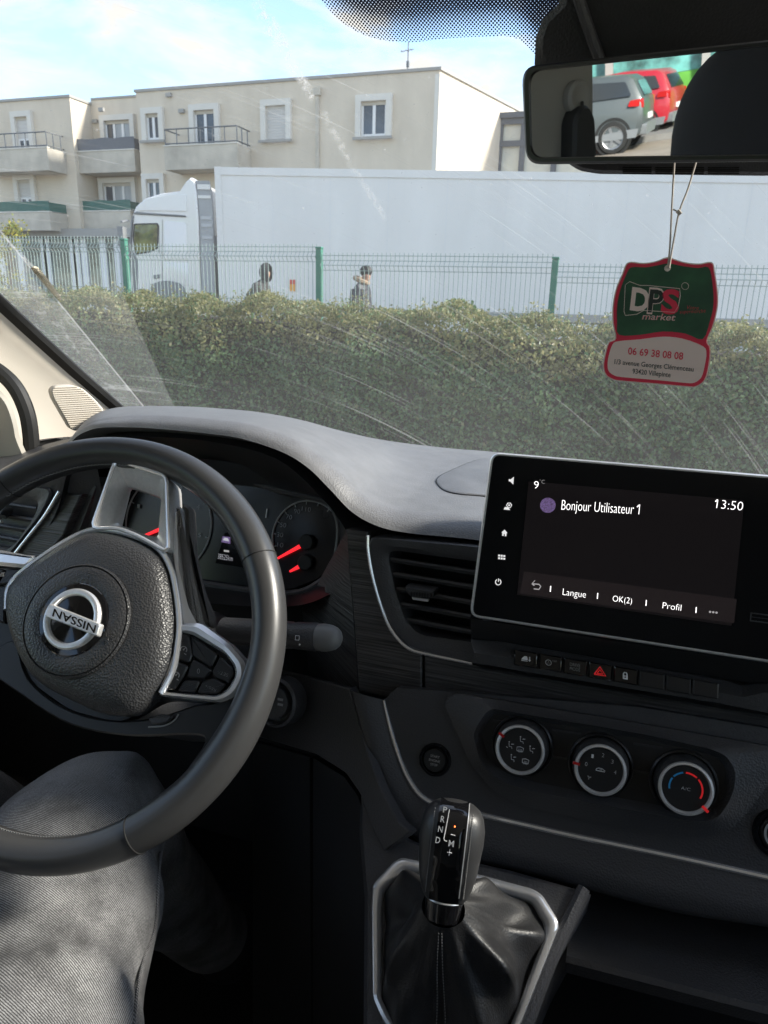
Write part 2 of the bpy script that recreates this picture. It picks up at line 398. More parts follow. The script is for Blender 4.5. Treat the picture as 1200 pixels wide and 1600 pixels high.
# roof aerial
q = at(637, 110, YB+2)
mb = MB(); t_ = at(637, 66, YB+2); mb.tube([(q.x, YB+2, zt+.1), (q.x, YB+2, t_.z)], .026, m_rail, 6)
mb.tube([(q.x-.30, YB+2, t_.z-.30), (q.x+.22, YB+2, t_.z-.25)], .014, m_rail, 5)
for k in range(3): mb.tube([(q.x-.24+k*.18, YB+1.85, t_.z-.295+k*.015), (q.x-.24+k*.18, YB+2.15, t_.z-.295+k*.015)], .009, m_rail, 4)
mb.box((q.x-.05, YB+1.95, zt+.75), (q.x+.05, YB+2.05, zt+.95), m_rail)
tag(mb.build('roof_aerial', base=True), 'thin grey television aerial on the flat roof above the trailer', 'aerial')
# glazed annex
YA = 33.0
ann = empty('glazed_annex', (at(780, 230, YA).x, YA, GZ), 'dark framed glazed stair tower at the right end of the cream building', 'building')
a, b = at(737, 194, YA), at(960, 176, YA); w = MB(); gl = MB()
zz = [GZ, .2*YA*.25, at(760, 227, YA).z, a.z]
xs = [a.x, at(783, 200, YA).x, at(819, 200, YA).x, at(870, 200, YA).x, b.x]
gl.box((a.x+.05, YA, GZ), (b.x-.05, YA+3, a.z-.06), m_annexg)
for x in xs: w.box((x-.11, YA-.14, GZ), (x+.11, YA-.004, a.z), m_annex)
for z in zz[1:]: w.box((a.x-.16, YA-.17, z-.11), (b.x, YA-.141, z+.11), m_annex)
w.box((a.x-.3, YA-.3, a.z+.112), (b.x, YA+3.2, a.z+.32), m_annex)
w.box((at(731, 194, YA).x-.1, YA-.6, GZ), (at(731, 194, YA).x+.12, YA-.3, a.z+.2), m_annex)
fr = w.build('frame', ann); gl.build('glazing', ann)

# ---- white articulated lorry
zT = 4.0+GZ
TA, TB = atz(335, 262, zT), atz(1200, 275, zT)
td = (TB-TA).normalized(); tn = V((td.y, -td.x, 0))            # tn faces the camera side
TP = Pl(TA, tn)
TE = TA + td*13.6
lor = empty('articulated_lorry', (TA.x+td.x*5, TA.y+td.y*5+1.2, GZ), 'white articulated lorry with a plain box trailer parked beyond the fence', 'lorry')
def TQ(s, h, dpt=0.0): return V((TA.x, TA.y, GZ)) + td*s + V((0, 0, h)) - tn*dpt
def tbox(mb, s0, s1, h0, h1, d0, d1, mat):
    o = [TQ(s0, h0, d0), TQ(s1, h0, d0), TQ(s1, h0, d1), TQ(s0, h0, d1)]
    return mb.plate(o, V((0, 0, 1)), [(0, 0), (0, h1-h0)], mat)
m_seamw = M('trailer panel joint', (.66, .67, .69), .5)
mb = MB(); tbox(mb, 0, 13.6, 1.05, 4.0, 0, 2.5, m_trailer)
tbox(mb, 0.0, .14, 1.03, 4.02, -.012, -.002, m_trailer); tbox(mb, .142, 13.6, 3.86, 4.012, -.022, -.002, m_trailer)
tbox(mb, .142, 13.6, 1.03, 1.2, -.02, -.002, m_coping)
for k in range(1, 11): tbox(mb, k*1.24, k*1.24+.007, 1.21, 3.85, -.003, -.001, m_seamw)
mb.build('trailer_box', lor)
mb = MB(); tbox(mb, 2.5, 13.4, .75, 1.03, .7, 1.8, m_cabgrey); tbox(mb, 3.2, 3.4, .1, 1.03, .25, .45, m_cabgrey); tbox(mb, 3.2, 3.4, .1, 1.03, 2.0, 2.2, m_cabgrey)
tbox(mb, -2.4, 2.5, .55, .85, .8, 1.7, m_cabgrey)
mb.build('chassis', lor)
mb = MB()
for k in range(3): tbox(mb, 4.6+k*1.35, 5.7+k*1.35, .45, 1.0, .02, .06, m_trailer)
mb.build('side_guard', lor)
for s_ in (-1.9, .9, 8.9, 10.2, 11.5):
    for d_ in (.02, 2.2):
        w = MB(); c = TQ(s_, .5, d_); rr = .5
        w.lathe(c, -tn, [(rr*.55, 0), (rr*.62, -.02), (rr*.9, 0), (rr, .05), (rr, .22), (rr*.9, .28)], m_tyre, 28, cap0=False)
        w.lathe(c-tn*.04, -tn, [(rr*.12, -.05), (rr*.3, -.03), (rr*.5, 0.02), (rr*.58, 0)], m_rim, 24, cap0=True, cap1=False)
        w.build('wheel', lor)
# cab: side profile traced on the near side plane, then given its 2.4 m width
def CP_(L, dpt=0.0): return [TP(x, y)-tn*dpt for x, y in L]
prof = [(199, 500), (199, 395), (203, 345), (206, 333), (210, 322), (225, 309), (250, 301), (280, 297), (282, 294), (290, 282), (297, 276), (303, 281), (306, 300), (309, 345), (312, 470), (312, 500)]
P0 = CP_(prof)
gz = [p.copy() for p in P0]
for k in (0, -1): gz[k].z = GZ+.45
c_ = sum((p for p in gz), V((0, 0, 0)))/len(gz)
def shrink(L, k, d): return [c_+(p-c_)*k-tn*d for p in L]
mb = MB(); L = [shrink(gz, .955, .05), shrink(gz, .985, .07), shrink(gz, 1, .16), shrink(gz, 1, 2.24), shrink(gz, .985, 2.33), shrink(gz, .955, 2.35)]
mb.loops(L, m_cab, True, True, True); cab = mb.build('cab', lor, sharp=25)
def cplate(L, mat, name, d0=.045, th=.012, r=.03, prof=None):
    mb = MB(); mb.plate(round_poly(CP_(L, d0), r), tn, [(0, 0), (0, th*.6), (.008, th)], mat); return mb.build(name, cab)
cplate([(208, 349), (245, 348), (247, 352), (246, 388), (234, 394), (210, 398), (206, 370)], m_seal, 'window_gasket', .05, .010)
cplate([(210, 351), (243.5, 350.5), (245, 353), (244, 387), (233, 392), (211, 396), (208, 371)], M('cab side glass', (.030, .055, .045), .05, var=(2.4, .9, (.16, .17, .06))), 'side_window', .039, .006)  # yellow-green reflections painted into the glass as mottled colour
cplate([(205, 334), (288, 338), (291, 339), (288, 336), (230, 332), (212, 330)], m_cabgrey, 'roof_gutter', .05, .02, .01)
cplate([(238, 430), (250, 428), (250, 434), (240, 436)], m_cabgrey, 'door_handle', .05, .03, .02)
cplate([(252, 343), (253, 343), (253, 470), (252, 470)], m_coping, 'door_seam', .05, .004, .001)
cplate([(247, 352), (248, 352), (248, 396), (247, 396)], m_coping, 'door_seam', .05, .004, .001)
cplate([(205, 392), (206, 392), (214, 404), (214, 470), (205, 470)], m_cabgrey, 'door_seam', .05, .003, .001)
m_collar0 = M('grey side collar', (.36, .37, .38), .5, var=(1.2, .2)); m_collar = M('pale collar rib', (.46, .47, .48), .5)
mb = MB(); pl = CP_([(303, 281), (307, 300), (310, 345), (313, 470)], .1)
mb.loops([pl, [p+td*.30 for p in pl], [p+td*.30-tn*.05 for p in pl], [p-tn*.05 for p in pl], pl], m_collar0, False)
mb.obox(lerp(pl[0], pl[3], .05)+td*.18, td*.14, tn*.02, V((0, 0, .05)), m_trailer); mb.obox(lerp(pl[0], pl[3], .13)+td*.18, td*.14, tn*.02, V((0, 0, .03)), m_trailer)
for q_ in (.3, .36, .46): mb.obox(lerp(pl[0], pl[3], q_)+td*.2, td*.12, tn*.015, V((0, 0, .035)), m_collar)
mb.build('rear_deflector', cab)
mb = MB(); mb.obox(TQ(-.28, 1.8, 2.15), td*.14, tn*.06, V((0, 0, 1.0)), m_cabgrey); mb.build('rear_deflector', cab)
mb = MB(); q = CP_([(201, 372)])[0]+tn*.32
mb.obox(q+V((0, 0, -.0)), td*.06, tn*.11, V((0, 0, .2)), m_cabgrey); mb.tube([q+V((0, 0, .3)), q+V((0, 0, .36))-tn*.35], .025, m_cabgrey, 6); mb.build('wing_mirror', cab)
cplate([(199.5, 400), (203.5, 345), (206, 336), (208.5, 337), (206, 350), (203, 400), (203, 440), (199.5, 440)], m_cabgrey, 'front_edge', .052, .02, .004)
cplate([(255, 345), (287, 347), (290, 352), (293, 405), (255, 405)], m_cab, 'side_panel', .048, .012, .02)
cplate([(255, 409), (294, 411), (296, 446), (255, 446)], m_cab, 'side_panel', .048, .012, .02)
cplate([(216, 318), (232, 309), (262, 304), (290, 303), (291, 330), (232, 329), (216, 329)], m_cab, 'roof_fairing', .048, .016, .03)
cplate([(236, 444), (246, 440), (262, 438), (280, 442), (288, 450), (290, 470), (230, 470)], m_cabgrey, 'wheel_arch', .050, .03, .03)
cplate([(212, 452), (232, 452), (232, 472), (212, 472)], m_cabgrey, 'step', .050, .03, .02)
# marker label on the trailer
mb = MB(); a = TP(453, 436); b = TP(461, 455)
mb.plate([TP(453, 437, .03), TP(461, 437, .03), TP(461, 455, .03), TP(453, 455, .03)], tn, [(0, 0), (0, .01)], m_label)
mb.plate([TP(453, 437, .042), TP(461, 437, .042), TP(461, 444, .042), TP(453, 444, .042)], tn, [(0, 0), (0, .003)], m_labelr)
mb.build('marker_plate', lor)

# ---- mesh fence with green posts
YF = 7.45
def post_x(k): return (-.437+.3345*k)*YF
def fz(x): return lerp(.575, .405, (x+.767*YF)/(.667*YF))        # fence top drops to the right
fen = empty('mesh_fence', (post_x(0), YF, GZ), 'green welded mesh fence with square posts running behind the hedge', 'fence')
K0, K1 = -3, 4
for k in range(K0, K1+1):
    x = post_x(k); z = fz(x)
    mb = MB(); mb.box((x-.03, YF-.03, GZ), (x+.03, YF+.03, z), m_fence, .004); mb.box((x-.034, YF-.034, z), (x+.034, YF+.034, z+.025), m_fence, .006)
    mb.build('post', fen)
for k in range(K0, K1):
    x0, x1 = post_x(k)+.03, post_x(k+1)-.03; zA = fz((x0+x1)/2)
    mb = MB(); n = 50; YW = YF-.0
    for i in range(n+1):
        x = lerp(x0, x1, i/n); t = zA-.02
        P = [(x, YW, t+.03), (x, YW, t-.05), (x, YW-.045, t-.10), (x, YW, t-.15), (x, YW, t-.55), (x, YW, GZ+.1)]
        if i == 0: pass
        mb.tube(P, .0042, m_wire, 4)
    for z_, y_ in ((t, 0), (t-.05, 0), (t-.10, -.045), (t-.15, 0), (t-.55, 0), (t-.60, 0), (t-1.1, 0), (t-1.6, 0)):
        mb.tube([(x0, YW+y_-.006, z_), (x1, YW+y_-.006, z_)], .0046, m_wire, 4)
    mb.build('mesh_panel', fen, smooth=False)

# ---- hedge: shoots and many small leaves
def leaf_mat(name, c0, c1, c2, tr=.35):
    m = bpy.data.materials.new(name); m.use_nodes = True; n = m.node_tree.nodes; l = m.node_tree.links; n.clear()
    out = n.new('ShaderNodeOutputMaterial'); g = n.new('ShaderNodeNewGeometry'); rp = n.new('ShaderNodeValToRGB')
    rp.color_ramp.elements[0].color = (*c0, 1); rp.color_ramp.elements[1].color = (*c2, 1); e = rp.color_ramp.elements.new(.55); e.color = (*c1, 1)
    d = n.new('ShaderNodeBsdfPrincipled'); d.inputs['Roughness'].default_value = .45; t = n.new('ShaderNodeBsdfTranslucent'); mxs = n.new('ShaderNodeMixShader'); mxs.inputs[0].default_value = tr
    l.new(g.outputs['Random Per Island'], rp.inputs[0]); l.new(rp.outputs[0], d.inputs['Base Color']); l.new(rp.outputs[0], t.inputs['Color'])
    l.new(d.outputs[0], mxs.inputs[1]); l.new(t.outputs[0], mxs.inputs[2]); l.new(mxs.outputs[0], out.inputs[0]); return m
m_leaf = leaf_mat('hedge leaf', (.055, .115, .045), (.12, .21, .085), (.22, .29, .13))
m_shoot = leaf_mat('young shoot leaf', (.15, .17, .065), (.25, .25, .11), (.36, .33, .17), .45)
m_yleaf = leaf_mat('yellow green leaf', (.10, .16, .03), (.30, .30, .05), (.5, .42, .06), .45)
m_twig = M('twig bark', (.05, .04, .03), .9)
def leaves_mesh(name, C, N, L, W, mats, mi, parent=None, extra=None, **kw):
    n = len(C); rnd = np.random.rand
    N = N/np.linalg.norm(N, axis=1, keepdims=True)
    t = np.random.randn(n, 3); t -= N*(t*N).sum(1, keepdims=True); t /= np.linalg.norm(t, axis=1, keepdims=True)
    b = np.cross(N, t); L = L[:, None]; W = W[:, None]
    vs = np.stack([C-t*L, C+b*W-t*L*.1+N*L*.12, C+t*L, C-b*W-t*L*.1+N*L*.12], 1).reshape(-1, 3)
    fs = np.arange(n*4).reshape(n, 4)
    ev, ef, em = (np.zeros((0, 3)), [], []) if extra is None else extra
    allv = np.vstack([vs, ev]); c = np.array([(allv[:, 0].min()+allv[:, 0].max())/2, (allv[:, 1].min()+allv[:, 1].max())/2, GZ])
    me = bpy.data.meshes.new(name)
    fl = [list(f) for f in fs.tolist()] + [[k+n*4 for k in f] for f in ef]
    me.from_pydata((allv-c).tolist(), [], fl)
    for m_ in mats: me.materials.append(m_)
    me.polygons.foreach_set('material_index', np.concatenate([mi, np.array(em, int)]).astype(np.int32))
    o = bpy.data.objects.new(name, me); COL.objects.link(o); place(o, V(c), parent); tag(o, **kw); return o
def hz(x):                                            # hedge top height along its length
    return np.interp(x/6.3, [-1.6, -.77, -.34, .16, 1.0], [-.08, -.10, -.145, -.25, -.38])
def hedge():
    n = 95000; X0, X1 = -9.5, 4.2
    u = np.random.rand(n)*(X1-X0)+X0
    s = np.random.rand(n)                             # 0..1 along the section: front face then rounded top
    top = hz(u) + .05*np.sin(u*3.1)+.04*np.sin(u*7.3+1)
    H = top-GZ
    bul = .10*np.sin(u*1.7)+.07*np.sin(u*4.1+2)
    f = s < .70
    zf = np.where(f, GZ+.03+(H-.03)*(s/.70)**.9, 0)
    lump = np.sin(u*5.3+zf*6)*np.sin(zf*7-u*2.2)*.07+np.sin(u*13+zf*9)*.03
    yf = 6.05+bul+lump+np.clip((zf-(top-.30))/.30, 0, 1)**2*.22
    tt = np.clip((s-.70)/.30, 0, 1)
    yt = 6.25+bul+tt*.9; ztp = top+.06*np.sin(tt*3.1)+.05*np.sin(u*9+yt*5)
    depth = np.random.exponential(.055, n)
    C = np.stack([u+np.random.randn(n)*.02, np.where(f, yf+depth, yt), np.where(f, zf, ztp-depth)], 1)
    out = np.where(f[:, None], np.array([0, -1, .35]), np.array([0, -.25, 1.]))
    N = out*.8+np.random.randn(n, 3)*.75
    L = .014+np.random.rand(n)*.013; W = L*(.45+.25*np.random.rand(n))
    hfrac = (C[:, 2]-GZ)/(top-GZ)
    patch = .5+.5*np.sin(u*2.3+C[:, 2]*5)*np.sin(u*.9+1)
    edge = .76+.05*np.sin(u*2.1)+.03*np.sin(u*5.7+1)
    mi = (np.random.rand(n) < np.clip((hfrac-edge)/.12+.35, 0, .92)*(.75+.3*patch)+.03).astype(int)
    # upright shoots on top
    ns = 2600; us = np.random.rand(ns)*(X1-X0)+X0; hs = .04+np.random.rand(ns)**2.5*.13; ys = 6.1+np.random.rand(ns)*.75
    ts = hz(us)+.04*np.sin(us*7.3+1)+.03
    base = np.stack([us, ys, ts-.04], 1); lean = np.random.randn(ns, 3)*np.array([.18, .15, 0]); lean[:, 2] = 1
    ev = []; ef = []
    for i in range(ns):
        a = base[i]; b = a+lean[i]*hs[i]; k = len(ev); ev += [a-[.0025, 0, 0], a+[.0025, 0, 0], b]; ef.append([k, k+1, k+2])
    kk = 7
    tl = np.repeat(np.linspace(.2, 1, kk)[None], ns, 0).reshape(-1)
    bi = np.repeat(np.arange(ns), kk)
    C2 = base[bi]+lean[bi]*hs[bi][:, None]*tl[:, None]+np.random.randn(ns*kk, 3)*.010
    N2 = np.random.randn(ns*kk, 3)+np.array([0, -.3, .6]); L2 = .011+np.random.rand(ns*kk)*.010
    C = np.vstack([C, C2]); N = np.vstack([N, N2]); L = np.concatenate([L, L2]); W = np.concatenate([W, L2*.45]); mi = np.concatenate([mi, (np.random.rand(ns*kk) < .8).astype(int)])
    # dark woody inside so that the far side does not shine through
    e0 = len(ev); nb = 40
    for j in range(nb+1):
        x = lerp(X0, X1, j/nb); z = float(hz(x))-.12
        ev += [np.array([x, 6.32, GZ]), np.array([x, 6.34, z]), np.array([x, 6.95, z]), np.array([x, 7.0, GZ])]
    for j in range(nb):
        for q in range(3): ef.append([e0+j*4+q, e0+j*4+q+1, e0+j*4+4+q+1, e0+j*4+4+q])
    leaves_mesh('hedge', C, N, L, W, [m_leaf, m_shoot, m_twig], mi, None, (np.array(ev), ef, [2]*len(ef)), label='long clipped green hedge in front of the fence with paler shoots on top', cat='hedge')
hedge()
# young tree with yellow leaves at the far left
q = at(12, 380, 8.6); bx = q.x
tre = empty('young_tree', (bx, 8.6, GZ), 'young tree with sparse yellow green leaves beyond the fence at far left', 'tree')
mb = MB(); trunk = [V((bx-.1, 8.6, GZ)), V((bx-.08, 8.6, -.3)), V((bx-.02, 8.62, .3)), V((bx+.05, 8.6, .85))]
mb.tube(cr(trunk, 5), .022, m_twig, 7); tips = []
for k in range(14):
    a = lerp(trunk[1], trunk[3], .2+.8*k/14); b = a+V((random.uniform(-.5, .55), random.uniform(-.3, .3), random.uniform(-.05, .45))); mb.tube(cr([a, lerp(a, b, .5)+V((0, 0, .06)), b], 4), .007, m_twig, 5); tips += [lerp(a, b, t) for t in (.4, .6, .8, 1)]
mb.build('trunk', tre)
C = np.array([tuple(random.choice(tips)+V((random.gauss(0, .08), random.gauss(0, .08), random.gauss(0, .07)))) for _ in range(900)])
leaves_mesh('crown', C, np.random.randn(900, 3)+np.array([0, -.4, .5]), .018+.016*np.random.rand(900), .010+.008*np.random.rand(900), [m_yleaf], np.zeros(900, int), tre)

# ---- two walkers on the far pavement
def skin_body(name, joints, edges, root, mats_fn, parent=None, sub=2):
    me = bpy.data.meshes.new(name); me.from_pydata([tuple(j[0]) for j in joints], [], edges)
    o = bpy.data.objects.new(name, me); COL.objects.link(o)
    m1 = o.modifiers.new('skin', 'SKIN'); m1.use_smooth_shade = True
    for i, j in enumerate(joints):
        sv = me.skin_vertices[0].data[i]; r = j[1]; sv.radius = r if isinstance(r, tuple) else (r, r); sv.use_root = (i == root)
    m2 = o.modifiers.new('sub', 'SUBSURF'); m2.levels = m2.render_levels = sub
    dg = bpy.context.evaluated_depsgraph_get(); dg.update()
    me2 = bpy.data.meshes.new_from_object(o.evaluated_get(dg))
    bpy.data.objects.remove(o); me2.name = name
    o = bpy.data.objects.new(name, me2); COL.objects.link(o)
    me2.materials.clear()
    mats, fn = mats_fn
    for m_ in mats: me2.materials.append(m_)
    for p in me2.polygons: p.material_index = fn(p.center); p.use_smooth = True
    return o
m_coat = M('dark grey hooded jacket', (.05, .05, .05), .9, var=(14, .35))
m_coat2 = M('navy quilted parka', (.022, .025, .035), .6, var=(9, .4), bump=('n', 18, .6, .02))
m_trou = M('dark trousers', (.02, .021, .026), .9)
m_skin = M('skin', (.33, .19, .13), .55, var=(30, .12))
m_fur = M('tan fur trim', (.33, .24, .16), 1, bump=('n', 90, 1, .02), var=(60, .4))
m_hair = M('black hair', (.012, .011, .011), .6)
m_shoe = M('dark shoe', (.02, .02, .02), .6)
def walker(name, loc, face, lean, coat, label, phone=False):
    # face: +1 walks towards +X
    f = face; h = 1.70; J = []; z0 = 0
    def P(x, y, z): return V((x*f, y, z))
    J = [(P(0, 0, .92), (.15, .12)), (P(.02+lean*.3, 0, 1.14), (.15, .125)), (P(.03+lean*.7, 0, 1.36), (.155, .115)), (P(.05+lean, 0, 1.47), (.06, .06)),
         (P(.07+lean*1.1, 0, 1.55), (.085, .075)), (P(.085+lean*1.15, 0, 1.645), (.085, .075)),
         (P(.05, -.09, .50), .068), (P(.20, -.09, .10), .05), (P(.30, -.09, .05), .04),
         (P(.02, .09, .50), .068), (P(-.20, .09, .12), .05), (P(-.12, .09, .05), .04),
         (P(.02+lean*.7, -.20, 1.38), .068), (P(-.02+lean*.5, -.24, 1.12), .052), (P(.20+lean*.5, -.20, 1.06 if phone else .98), .04), (P(.27+lean*.5, -.17, 1.08 if phone else .93), .035),
         (P(.02+lean*.7, .20, 1.38), .068), (P(.05+lean*.5, .24, 1.12), .052), (P(.22+lean*.5, .20, 1.0), .04), (P(.29+lean*.5, .17, .99), .035)]
    E = [(0, 1), (1, 2), (2, 3), (3, 4), (4, 5), (0, 6), (6, 7), (7, 8), (0, 9), (9, 10), (10, 11), (2, 12), (12, 13), (13, 14), (14, 15), (2, 16), (16, 17), (17, 18), (18, 19)]
    hx = .08+lean*1.1
    def fn(c):
        if c.z < .13: return 2
        if c.z < .85: return 1
        if c.z > 1.49: return 3
        if (c.x*f > .24+lean*.5 and abs(c.y) > .13 and c.z < 1.2): return 3
        return 0
    o = skin_body('person', J, E, 0, ([coat, m_trou, m_shoe, m_skin], fn))
    WLOC[o.name] = V(loc); o.location = loc; tag(o, label, 'person')
    return o, hx, lean
def sub_at(mb, name, o): 
    mb.v = [v+WLOC[o.name] for v in mb.v]; return mb.build(name, o)
def blob(mb, c, rx, ry, rz, mat, n=14, jit=0, cut=None):
    rows = []
    for j in range(n+1):
        a = math.pi*j/n; rows.append([V((c[0]+rx*math.sin(a)*math.cos(b*2*math.pi/n*1.0), c[1]+ry*math.sin(a)*math.sin(b*2*math.pi/n), c[2]+rz*math.cos(a)))*1 for b in range(n)])
    mb.loops(rows, mat, True)
Y1 = 11.5
q = at(410, 417, Y1)
o, hx, ln = walker('person', (q.x-.12, Y1, GZ+.20), 1, .10, m_coat, 'walker in a dark grey jacket with hood up looking down at a phone', True)
o.scale = (1.0,)*3; mb = MB(); n = 16; rows = []
for j in range(9):                                    # hood: open shell round the head
    a = math.pi*(.05+.95*j/8)
    rows.append([V((hx+.02-.125*math.cos(b)*math.sin(a)*1.0-.02, .115*math.sin(b)*math.sin(a), 1.60+.165*math.cos(a))) for b in [(-2.25+4.5*i/n) for i in range(n+1)]])
mb.loops(rows, m_coat, False); mb.loops([[p+V((.008, 0, -.004)) for p in r_] for r_ in rows], m_coat, False); sub_at(mb, 'hood', o)
mb = MB(); mb.obox((.36, -.16, 1.12), (.04, 0, .02), (0, .035, 0), (-.003, 0, .006), m_gloss); mb.v = [v+WLOC['person'] for v in mb.v]
tag(mb.build('phone'), 'small dark phone held by the hooded walker', 'phone')
mb = MB(); blob(mb, (-.03, 0, 1.05), .20, .23, .30, m_coat); sub_at(mb, 'jacket', o)
q = at(572, 430, Y1)
o, hx, ln = walker('person', (q.x-.10, Y1, GZ+.20), 1, .03, m_coat2, 'walker in a navy parka with tan fur collar on the far pavement', False)
mb = MB(); blob(mb, (hx-.015, 0, 1.645), .105, .09, .095, m_hair); sub_at(mb, 'hair', o)
mb = MB(); c0 = V((.03, 0, 1.47))
mb.tube([c0+V((.10*math.cos(a)-.01, .11*math.sin(a), .04*-math.cos(a)+.03)) for a in [i*2*math.pi/18 for i in range(18)]], .042, m_fur, 8, True); sub_at(mb, 'fur_collar', o)
mb = MB(); rows = []
for z, rx, ry in ((1.36, .16, .21), (1.2, .175, .22), (1.0, .19, .225), (.82, .21, .235), (.68, .225, .24), (.66, .20, .21)):
    rows.append([V((.01+rx*math.cos(a), ry*math.sin(a), z+.006*math.sin(a*9))) for a in [i*2*math.pi/24 for i in range(24)]])
mb.loops(rows, m_coat2, True); sub_at(mb, 'parka', o)
# ================================================================== THE VAN WE SIT IN
van = empty('van', (0, .4, GZ), 'dark interior of a van with leather steering wheel and touchscreen dashboard', 'van')
def part(mb, name, label=None, parent=None, **k): return mb.build(name, parent or van, label, **k)
X3 = V((1, 0, 0)); Z3 = V((0, 0, 1)); Y3 = V((0, 1, 0))
# ---- windscreen: curved sheet; G() meets a sight line with it
def glass_y(x, z): return 1.08-.78*(z+.23) - (.13+.30*(z+.23))*x*x
def G(x, y, inn=0.0):
    d = ray(x, y); t = .9/d.y
    for _ in range(40):
        p = d*t; t += .7*((glass_y(p.x, p.z)-inn)-p.y)/d.y
    return d*t
def GP(x, z, inn=0.0): return V((x, glass_y(x, z)-inn, z))
def edge_x(z): return float(np.interp(z, [-.26, -.1734, -.1357, -.0917, -.0479, -.0114, .1, .2, .36], [.742, .7635, .7765, .7885, .7978, .8089, .795, .77, .72]))
def screen_material():
    m = bpy.data.materials.new('dusty windscreen glass'); m.use_nodes = True; nt = m.node_tree; n = nt.nodes; l = nt.links; n.clear()
    out = n.new('ShaderNodeOutputMaterial'); geo = n.new('ShaderNodeNewGeometry')
    def math_(op, a, b=None, c=None, clamp=False):
        k = n.new('ShaderNodeMath'); k.operation = op; k.use_clamp = clamp
        for i, v in enumerate((a, b, c)):
            if v is None: continue
            if isinstance(v, (int, float)): k.inputs[i].default_value = v
            else: l.new(v, k.inputs[i])
        return k.outputs[0]
    sx = n.new('ShaderNodeSeparateXYZ'); l.new(geo.outputs['Position'], sx.inputs[0]); X, Y, Z = sx.outputs
    def noise(vec, scale, det=4, rough=.6):
        k = n.new('ShaderNodeTexNoise'); k.inputs['Scale'].default_value = scale; k.inputs['Detail'].default_value = det; k.inputs['Roughness'].default_value = rough; l.new(vec, k.inputs[0]); return k.outputs[0]
    def comb(a, b, c=0):
        k = n.new('ShaderNodeCombineXYZ')
        for i, v in enumerate((a, b, c)):
            if isinstance(v, (int, float)): k.inputs[i].default_value = v
            else: l.new(v, k.inputs[i])
        return k.outputs[0]
    def smooth(v, a, b, lo=0., hi=1.):
        k = n.new('ShaderNodeMapRange'); k.interpolation_type = 'SMOOTHSTEP'; k.inputs[1].default_value = a; k.inputs[2].default_value = b; k.inputs[3].default_value = lo; k.inputs[4].default_value = hi; l.new(v, k.inputs[0]); return k.outputs[0]
    def side(p, q):      # signed distance of (X,Z) to the line p->q, positive on its left
        d = V((q.x-p.x, 0, q.z-p.z)).normalized()
        return math_('SUBTRACT', math_('MULTIPLY', math_('SUBTRACT', Z, p.z), d.x), math_('MULTIPLY', math_('SUBTRACT', X, p.x), d.z))
    def along(p, q):
        d = V((q.x-p.x, 0, q.z-p.z)); L2 = d.dot(d)
        return math_('DIVIDE', math_('ADD', math_('MULTIPLY', math_('SUBTRACT', X, p.x), d.x), math_('MULTIPLY', math_('SUBTRACT', Z, p.z), d.z)), L2)
    def streak(p, q, w, edge=.15):
        s = math_('ABSOLUTE', side(p, q)); a = along(p, q)
        band = smooth(s, w*.2, w, 1, 0)
        return math_('MULTIPLY', band, math_('MULTIPLY', smooth(a, -edge*.3, edge), smooth(a, 1-edge, 1+edge*.3, 1, 0)))
    pos = geo.outputs['Position']
    film = math_('MULTIPLY', noise(pos, 5, 5), .10)                      # even film of dust
    low = smooth(Z, .10, -.24, 0, .025)                                    # more dust towards the scuttle
    # arcs scratched by the wiper blade
    def arcs(px, pz, sc, thr):
        dx = math_('SUBTRACT', X, px); dz = math_('SUBTRACT', Z, pz)
        rr = math_('SQRT', math_('ADD', math_('MULTIPLY', dx, dx), math_('MULTIPLY', dz, dz))); aa = math_('ARCTAN2', dz, dx)
        v = noise(comb(math_('MULTIPLY', rr, sc), math_('MULTIPLY', aa, 2.2)), 1.0, 3, .6)
        brk = noise(comb(math_('MULTIPLY', rr, 18), math_('MULTIPLY', aa, 5), 3.3), 1.0, 4, .6)
        return math_('MULTIPLY', smooth(v, thr, thr+.10), smooth(brk, .40, .60))
    sc1 = arcs(-.78, -.98, 260, .585); sc2 = arcs(-.80, -1.02, 520, .60); sc3 = arcs(-.74, -.93, 390, .60)
    scr = math_('ADD', math_('MULTIPLY', sc1, .20), math_('ADD', math_('MULTIPLY', sc2, .17), math_('MULTIPLY', sc3, .15)))
    speck = smooth(noise(pos, 260, 1, .4), .74, .80, 0, .22)
    A0, A1 = G(0, 360), G(222, 632); B0, B1 = G(188, 450), G(272, 634)
    sa = side(A1, A0)   # positive towards the pillar
    sb = side(B1, B0)
    pat = noise(comb(math_('MULTIPLY', X, 60), math_('MULTIPLY', Z, 60)), 1, 6, .7)
    z1 = math_('MULTIPLY', smooth(sa, -.001, .001), math_('ADD', .10, math_('MULTIPLY', smooth(pat, .48, .75), .30)))
    inside = math_('MULTIPLY', smooth(sb, -.0015, .0015), smooth(Z, .03, -.01))
    z2 = math_('MULTIPLY', inside, .10)
    ridge = math_('MULTIPLY', smooth(math_('ABSOLUTE', sa), .0004, .0022, 1, 0), .35)
    ns = noise(pos, 170, 6, .75)
    st = None
    for (a, b, w, k) in (((398, 0), (452, 90), .011, .75), ((448, 84), (492, 158), .007, .8), ((500, 165), (545, 250), .006, .35), ((538, 240), (605, 345), .006, .28), ((8, 372), (60, 425), .004, .6)):
        s = math_('MULTIPLY', streak(G(*a), G(*b), w), math_('MULTIPLY', smooth(ns, .40, .66), k)); st = s if st is None else math_('ADD', st, s)
    tot = film
    for t in (low, scr, speck, z1, z2, ridge, st): tot = math_('ADD', tot, t)
    tot = math_('MINIMUM', tot, .9)
    tr = n.new('ShaderNodeBsdfTransparent'); tr.inputs[0].default_value = (.93, .95, .94, 1)
